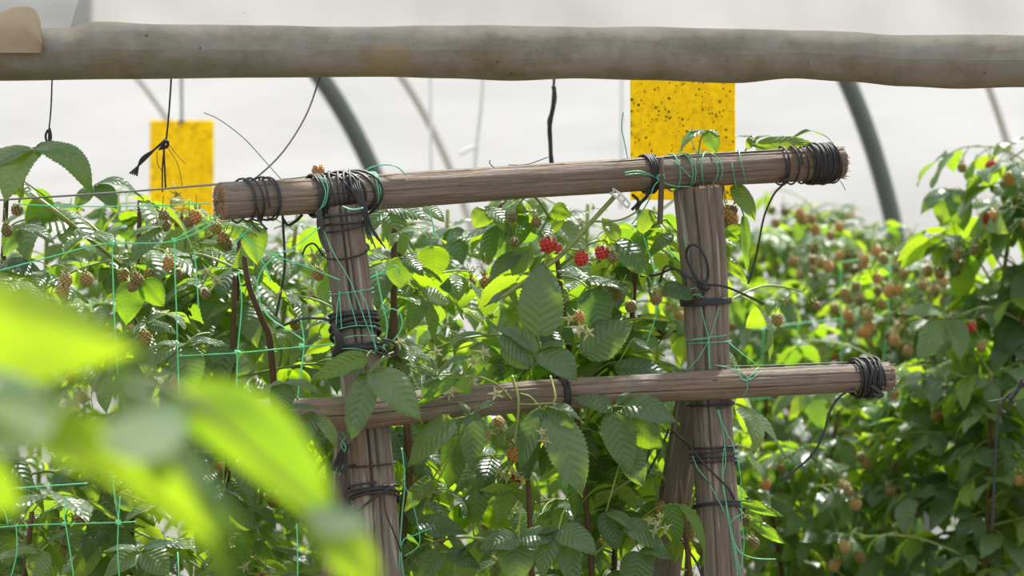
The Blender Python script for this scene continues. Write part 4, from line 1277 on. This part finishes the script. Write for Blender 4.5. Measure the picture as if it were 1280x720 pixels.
string('support_wire', 'taut grey steel wire running above the leaves to the sawn end of the upper crossbar', 'wire',
       [([P(-60, 255, -.1), P(0, 250, -.12), P(140, 241, -.15), P(276, 230, -.19)], .0014)], 'wire')
string('support_wire', 'blurred grey steel wire crossing the lower part of the distant raspberry row', 'wire',
       [([P(860, 666, 1.6), P(950, 674, 1.55), P(1100, 683, 1.5), P(1300, 694, 1.4)], .0022)], 'wire')
string('hanging_twine', 'bundle of black twine hanging from a knot in the distant raspberry row', 'string',
       [(SP(.75, (1300, 455), (1282, 478), (1268, 488), (1252, 505), (1246, 540), (1243, 600), (1240, 665)), .0022),
        (SP(.75, (1282, 478), (1262, 496), (1234, 503)), .0018), (SP(.75, (1280, 482), (1266, 492), (1258, 515), (1250, 512)), .0024), (SP(.74, (1278, 474), (1270, 490), (1262, 500)), .004)])
string('hanging_twine', 'dark twine hanging straight down below the lashed end beside the cracked post', 'string',
       [(SP(-.12, (353, 262), (354, 285), (356, 330), (352, 360), (345, 395)), .0018), (SP(-.12, (353, 272), (360, 281), (370, 276), (378, 268)), .0022)])

net = [
    [(20, 255), (60, 257), (120, 258), (190, 257), (262, 254)], [(0, 338), (60, 322), (130, 305), (215, 302), (270, 278)],
    [(205, 446), (297, 441), (350, 436), (416, 430)], [(140, 300), (141, 340), (143, 400), (147, 470)], [(218, 300), (219, 350), (221, 400), (222, 440), (224, 500)],
    [(243, 312), (246, 350), (248, 385)], [(298, 340), (302, 380), (297, 441), (296, 490), (294, 560)], [(376, 400), (380, 430), (375, 470), (370, 520)],
    [(292, 280), (318, 305), (345, 320), (380, 332), (425, 350)], [(400, 284), (372, 306), (345, 320), (326, 340), (322, 365), (335, 395), (372, 420), (380, 432), (374, 480)],
    [(318, 280), (302, 295), (290, 310)], [(303, 294), (330, 330), (338, 352)], [(0, 455), (40, 452), (90, 446)], [(215, 302), (235, 290), (258, 278), (275, 270)],
    [(0, 659), (40, 656), (80, 655), (148, 653), (170, 652)], [(84, 622), (80, 640), (82, 655), (86, 680), (92, 720)], [(150, 620), (148, 653), (147, 690), (150, 730)],
    [(142, 560), (141, 600), (148, 650)], [(20, 655), (21, 690), (14, 720)], [(0, 612), (50, 608), (110, 604)], [(10, 655), (6, 640), (0, 632)],
    [(371, 655), (372, 690), (372, 740)], [(222, 690), (225, 740)],
    [(470, 340), (478, 380), (484, 410), (478, 440)], [(462, 348), (478, 340), (494, 332), (500, 342)], [(478, 395), (488, 386), (500, 392), (502, 410), (490, 428)],
    [(535, 260), (541, 280), (543, 298)], [(795, 262), (806, 300), (815, 330), (822, 360)], [(808, 430), (820, 395), (824, 370)], [(824, 300), (852, 330), (862, 350)],
]
mb = MB()
scraps = {}
for i, pl in enumerate(net):
    if min(a for a, b in pl) > 440:
        scraps.setdefault(min(a for a, b in pl) > 700, []).append(pl); continue
    yy = -.22 if max(a for a, b in pl) < 300 else (-.185 if max(a for a, b in pl) < 440 else yb(sum(a for a, b in pl) / len(pl), .03))
    loose(mb, [P(a, b, yy + .006 * math.sin(i + k)) for k, (a, b) in enumerate(pl)], .00085, n=5)
for (a, b) in ((218, 301), (297, 441), (345, 320), (80, 655), (148, 653), (376, 433), (303, 294), (140, 304)):
    c = P(a, b, -.225 if a < 300 else -.188)
    for k in range(3):
        loose(mb, [c + Vector((R.uniform(-.003, .003), R.uniform(-.002, .002), R.uniform(-.003, .003))) for _ in range(5)], .0013, n=5)
o = link('trellis_netting', mb.mesh('trellis_netting', [M['net']]))
tag(o, 'bright green wide-mesh netting draped over the plants left of the cracked post', 'netting')

for k, lab in ((False, 'loose strands of green netting hanging just beyond the cracked post'), (True, 'loose strands of green netting between the clear clip and the wire eye')):
    mb = MB()
    for pl in scraps[k]:
        loose(mb, [P(a, b, yb(sum(a for a, b in pl) / len(pl), .03) + .005 * math.sin(a)) for a, b in pl], .00105, n=5)
    tag(link('netting_scrap', mb.mesh('netting_scrap', [M['net']])), lab, 'netting')

far_net = [
    [(940, 412), (1000, 404), (1090, 394), (1186, 379), (1300, 372)], [(1050, 328), (1112, 320), (1200, 316), (1300, 300)], [(1000, 585), (1100, 582), (1205, 582), (1300, 576)],
    [(930, 500), (1020, 492), (1130, 486), (1230, 478), (1300, 470)], [(930, 693), (1050, 694), (1300, 697)], [(900, 590), (960, 592), (1040, 590)],
    [(1231, 380), (1229, 507), (1224, 600), (1214, 700), (1205, 740)], [(1174, 385), (1170, 500), (1165, 560), (1150, 640), (1145, 740)], [(1112, 320), (1110, 400), (1098, 500), (1092, 600), (1090, 740)],
    [(1050, 330), (1052, 400), (1050, 500), (1040, 590), (1036, 740)], [(998, 405), (992, 500), (1012, 590), (1008, 740)], [(1278, 575), (1273, 660), (1270, 740)], [(955, 410), (950, 500), (948, 590)],
]
mb = MB()
for i, pl in enumerate(far_net):
    loose(mb, [P(a, b, 1.75 + .03 * math.sin(i * 2 + k)) for k, (a, b) in enumerate(pl)], .0014, n=5)
o = link('trellis_netting', mb.mesh('trellis_netting', [M['net']]))
tag(o, 'blurred green netting stretched along the distant raspberry row right of the frame', 'netting')

# a clear plastic clip that holds the green stem to the crossbar
mb = MB()
q = [P(762, 241, .03), P(772, 248, .02), P(784, 260, .02)]
for dz in (0, .006):
    loose(mb, [x + Vector((dz * .7, 0, dz)) for x in q], .0016)
for t in (.1, .4, .7, 1):
    a = q[0].lerp(q[2], t); loose(mb, [a, a + Vector((.0042, -.002, .006))], .0015)
o = link('plant_clip', mb.mesh('plant_clip', [M['clip']]))
tag(o, 'clear plastic clip holding the thick green stem under the upper crossbar', 'clip')

# ------------------------------------------------------------------ sticky traps
def trap(label, cx, y, x0, x1, y0, y1, mat, yaw, string_top):
    c = P(cx, (y0 + y1) / 2, y)
    root = thing('sticky_trap', c, label, 'insect trap')
    d = y + 4
    w = (x1 - x0) / F * d / 2; h = (y1 - y0) / F * d / 2
    mb = MB(); n = 14
    rows = []
    for side in (1, -1):
        vs, fs = [], []
        for i in range(n + 1):
            for j in range(n + 1):
                u = -1 + 2 * i / n; v = -1 + 2 * j / n
                vs.append((u * w, -.0006 * side + .006 * math.sin(v * 1.5 + u) + .004 * u * u, v * h))
        for i in range(n):
            for j in range(n):
                f = (i * (n + 1) + j, (i + 1) * (n + 1) + j, (i + 1) * (n + 1) + j + 1, i * (n + 1) + j + 1)
                fs.append(f if side == 1 else f[::-1])
        mb.add(vs, fs)
    Mx = Matrix.Translation(c) @ Matrix.Rotation(yaw, 4, 'Z')
    link('card', mb.mesh('card', [M[mat]]), root, Mx)
    sm = MB()
    top = Vector((0, 0, h))
    loose(sm, [top - Vector((.006, 0, .012)), top + Vector((-.004, -.004, -.006)), top + Vector((0, -.004, .002)), top + Vector((.003, .004, -.006)), top + Vector((0, .003, .01)), top + Vector((0, 0, .06)), top + Vector((-.004, 0, string_top))], .0012 if y < 1 else .0035)
    link('hanger', sm.mesh('hanger', [M['wire']]), root, Mx)
    return root


trap('large yellow sticky card speckled with insects hanging behind the frayed crossbar end', 854, .42, 788, 921, 40, 250, 'trap', 0.06, .12)
trap('small blurred yellow sticky card hanging behind the knotted twine', 227, 2.95, 187, 267, 150, 285, 'trap_clean', 0.0, .5)

# ------------------------------------------------------------------ rolled film over the opening
film = thing('rolled_film_curtain', (0, -.08, 1.66), 'dirty rolled-up plastic film curtain hanging across the opening above the frame', 'plastic film')
mb = MB()
xs = [-1.1 + 2.2 * i / 160 for i in range(161)]


def edge(px, tab):
    for (a, va), (b, vb) in zip(tab, tab[1:]):
        if a <= px <= b:
            t = (px - a) / (b - a); t = t * t * (3 - 2 * t)
            return va + (vb - va) * t
    return tab[-1][1] if px > tab[-1][0] else tab[0][1]


BOT = [(-300, 106), (0, 101), (150, 99), (330, 97), (480, 96), (560, 98), (640, 101), (720, 98), (800, 100), (920, 104), (990, 98), (1060, 102), (1130, 108), (1200, 111), (1270, 109), (1580, 120)]
TOP = [(-300, 42), (0, 40), (85, 36), (120, 29), (200, 31), (400, 34), (600, 33), (760, 35), (900, 37), (1010, 38), (1060, 40), (1130, 45), (1200, 44), (1280, 46), (1580, 52)]
Y0 = -.10
n = 30
vs, fs, uvs = [], [], []
for i, x in enumerate(xs):
    px = 640 + x * F / (Y0 + 4)
    b, t = edge(px, BOT), edge(px, TOP)
    cz = P(px, (b + t) / 2, Y0).z; r = (b - t) / 2 / F * (Y0 + 4)
    for k in range(n + 1):
        th = 2 * PI * k / n
        fold = 1 + .05 * noise.noise(Vector((x * 5, math.cos(th) * 1.2, math.sin(th) * 1.2))) + .045 * noise.noise(Vector((x * 16, math.cos(th) * 2.5 + 4, math.sin(th) * 2.5)))
        lap = .03 if .9 < th < 2.0 else 0
        fold += lap * (1 + noise.noise(Vector((x * 8, 3, 3))))
        vs.append((x, Y0 - math.cos(th) * r * fold, cz + math.sin(th) * r * (1 if th > PI else fold)))
        uvs.append((k / n, x))
m = n + 1
for i in range(160):
    for k in range(n):
        fs.append((i * m + k, (i + 1) * m + k, (i + 1) * m + k + 1, i * m + k + 1))
mb.add(vs, fs, uvs)
link('roll', mb.mesh('roll', [M['film_roll']]), film)


def sheet(name, mat, x0, x1, ybase, lab=None, left_edge=None, topz=2.25, lean=.10, amp=.006):
    mb = MB(); nx, nz = 90, 26
    vs, fs = [], []
    for i in range(nx + 1):
        for j in range(nz + 1):
            v = j / nz
            lo = x0 if left_edge is None else x0 + left_edge * v
            px = lo + (x1 - lo) * i / nx
            x = (px - 640) / F * (ybase + 4)
            zb = P(px, edge(px, TOP) + 10, ybase).z
            z = zb + (topz - zb) * v
            yy = ybase + lean * v + amp * noise.noise(Vector((x * 6, 0, z * 7 + x * 3))) + .5 * amp * noise.noise(Vector((x * 20, 1, z * 10)))
            vs.append((x, yy, z))
    m = nz + 1
    for i in range(nx):
        for j in range(nz):
            fs.append((i * m + j, (i + 1) * m + j, (i + 1) * m + j + 1, i * m + j + 1))
    mb.add(vs, fs)
    o = link(name, mb.mesh(name, [M[mat]]), film)
    if lab: o['label'] = lab
    return o


sheet('sheet', 'film_sheet', 84, 1600, -.085, left_edge=140)
sheet('sheet', 'film', -320, 150, -.03, 'whiter film showing in the torn gap beside the tan flap')
mb = MB(); vs, fs = [], []
out = [(-90, 12), (0, 16), (18, 9), (34, 8), (44, 12), (50, 24), (52, 38), (53, 48), (50, 58)]
for i, (a, b) in enumerate(out):
    for j in range(7):
        v = j / 6
        p = P(a, b + (66 - b) * v, -.135 - .012 * math.sin(v * 2.4) + .012 * noise.noise(Vector((a * .05, v * 3, 0))))
        vs.append(p)
for i in range(len(out) - 1):
    for j in range(6): fs.append((i * 7 + j, i * 7 + j + 1, (i + 1) * 7 + j + 1, (i + 1) * 7 + j))
mb.add(vs, fs)
o = link('flap', mb.mesh('flap', [M['film_tan']]), film)
o['label'] = 'tan torn flap of film above the roll'
for o in film.children: o.location = o.location   # children already lie relative to the root

# ------------------------------------------------------------------ tunnel wall, hoops, ground
A = Vector((.866, -.5, 0)); H = Vector((-.5, -.866, 0))
# foot of the wall so that at z 1.8 it is 8.2 m from the lens at px 440
R0, ZC = 1.4, .8


def prof(al):
    return R0 * (1 - math.cos(al)), ZC + R0 * math.sin(al)


d0 = 8.2
pt = Vector(((440 - 640) / F * d0, d0 - 4, CAM.z + 200 / F * d0))
al0 = math.asin((pt.z - ZC) / R0)
FOOT = Vector((pt.x, pt.y, 0)) - H * prof(al0)[0]


def on_wall(s, al=None, z=None, out=0.0):
    if z is not None: return FOOT + A * s - H * out + Vector((0, 0, z))
    u, zz = prof(al)
    nrm = H * math.cos(al) - Vector((0, 0, math.sin(al)))
    return FOOT + A * s + H * u + Vector((0, 0, zz)) - nrm * out


mb = MB(); vs, fs = [], []
NS, NA = 110, 44
for i in range(NS + 1):
    s = -3.5 + 8.5 * i / NS
    for j in range(NA + 1):
        q = j / NA
        wob = .012 * noise.noise(Vector((s * 1.2, q * 9, 1))) + .006 * noise.noise(Vector((s * 5, q * 16 + s, 5)))
        if q < .35: p = on_wall(s, z=ZC * q / .35 - .02, out=.035 + wob)
        else: p = on_wall(s, al=(q - .35) / .65 * 1.05, out=.035 + wob)
        vs.append(p)
m = NA + 1
for i in range(NS):
    for j in range(NA):
        fs.append((i * m + j, i * m + j + 1, (i + 1) * m + j + 1, (i + 1) * m + j))
mb.add(vs, fs)
o = link('wall_back', mb.mesh('wall_back', [M['film']]))
tag(o, 'white translucent plastic film of the tunnel wall', 'wall', kind='structure')


def hoop(label, s, r, mat, name='tunnel_hoop', group=None):
    mb = MB()
    pts = [on_wall(s, z=z) for z in (0, .3, .6)] + [on_wall(s, al=1.05 * k / 24) for k in range(25)]
    tube(mb, pts, r, 14)
    o = link(name, mb.mesh(name, [M[mat]]))
    return tag(o, label, 'hoop', group or ('steel hoops of the tunnel' if name == 'tunnel_hoop' else 'pale bracing tubes'))  # the bracing tubes are stand-ins for faint pale lines on the film


hoop('grey painted steel hoop curving down behind the upper crossbar beside the cracked post', 0.0, .026, 'hoop')
hoop('grey painted steel hoop curving down beyond the frayed end of the upper crossbar', 1.56, .024, 'hoop')
hoop('thin pale bracing tube slanting beside the dark hoop near the cracked post', .262, .011, 'tube', 'stand_in_tube')  # thin tubes stand in for the faint slanting lines on the film
hoop('thin pale bracing tube slanting above the tall plant at the edge of the distant row', 1.93, .010, 'tube', 'stand_in_tube')  # stand-in for a faint slanting line on the film, no real bracing
hoop('thin pale bracing tube crossing behind the blurred yellow trap', -.62, .008, 'tube', 'stand_in_tube')  # stand-in for a faint line on the film, no real bracing

mb = MB(); vs, fs = [], []
for i in range(61):
    for j in range(61):
        x = -9 + 18 * i / 60; y = -6 + 16 * j / 60
        vs.append((x, y, -.02 + .03 * noise.noise(Vector((x * 1.5, y * 1.5, 0)))))
for i in range(60):
    for j in range(60): fs.append((i * 61 + j, (i + 1) * 61 + j, (i + 1) * 61 + j + 1, i * 61 + j + 1))
mb.add(vs, fs)
o = link('ground', mb.mesh('ground', [M['soil']]))
tag(o, 'brown soil ground under the raspberry rows', 'ground', kind='structure')

# ------------------------------------------------------------------ light and camera
w = bpy.data.worlds.new('sky'); bpy.context.scene.world = w
w.use_nodes = True
bg = w.node_tree.nodes['Background']
nt = w.node_tree
tc = nt.nodes.new('ShaderNodeTexCoord'); sx = nt.nodes.new('ShaderNodeSeparateXYZ'); rp = nt.nodes.new('ShaderNodeValToRGB')
nt.links.new(tc.outputs['Generated'], sx.inputs[0]); nt.links.new(sx.outputs[2], rp.inputs[0]); nt.links.new(rp.outputs[0], bg.inputs[0])
rp.color_ramp.elements[0].position = 0.0; rp.color_ramp.elements[0].color = (.50, .52, .52, 1)
rp.color_ramp.elements[1].position = .75; rp.color_ramp.elements[1].color = (.95, .98, 1.02, 1)
bg.inputs[1].default_value = 1.12
sl = bpy.data.lights.new('sun', 'SUN'); sl.energy = 7.4; sl.angle = math.radians(4); sl.color = (1, .965, .90)
so = bpy.data.objects.new('sun', sl); C.objects.link(so)
so.rotation_euler = Vector((-.20, -.50, -.84)).to_track_quat('-Z', 'Y').to_euler()
cd = bpy.data.cameras.new('camera'); co = bpy.data.objects.new('camera', cd); C.objects.link(co)
co.location = CAM; co.rotation_euler = (PI / 2, 0, 0)
cd.sensor_width = 36; cd.lens = F * 36 / 1280
cd.clip_start = .05; cd.clip_end = 200
cd.dof.use_dof = True; cd.dof.focus_distance = 3.95; cd.dof.aperture_fstop = cd.lens / 1000 / .018
sc = bpy.context.scene
sc.camera = co
sc.view_settings.view_transform = 'Standard'; sc.view_settings.look = 'None'
sc.view_settings.gamma = 1; sc.view_settings.use_curve_mapping = False
sc.view_settings.exposure = 0.34
sc.cycles.max_bounces = 7; sc.cycles.diffuse_bounces = 4; sc.cycles.transmission_bounces = 5; sc.cycles.glossy_bounces = 2
sc.cycles.use_denoising = True
sc.cycles.sample_clamp_indirect = 6
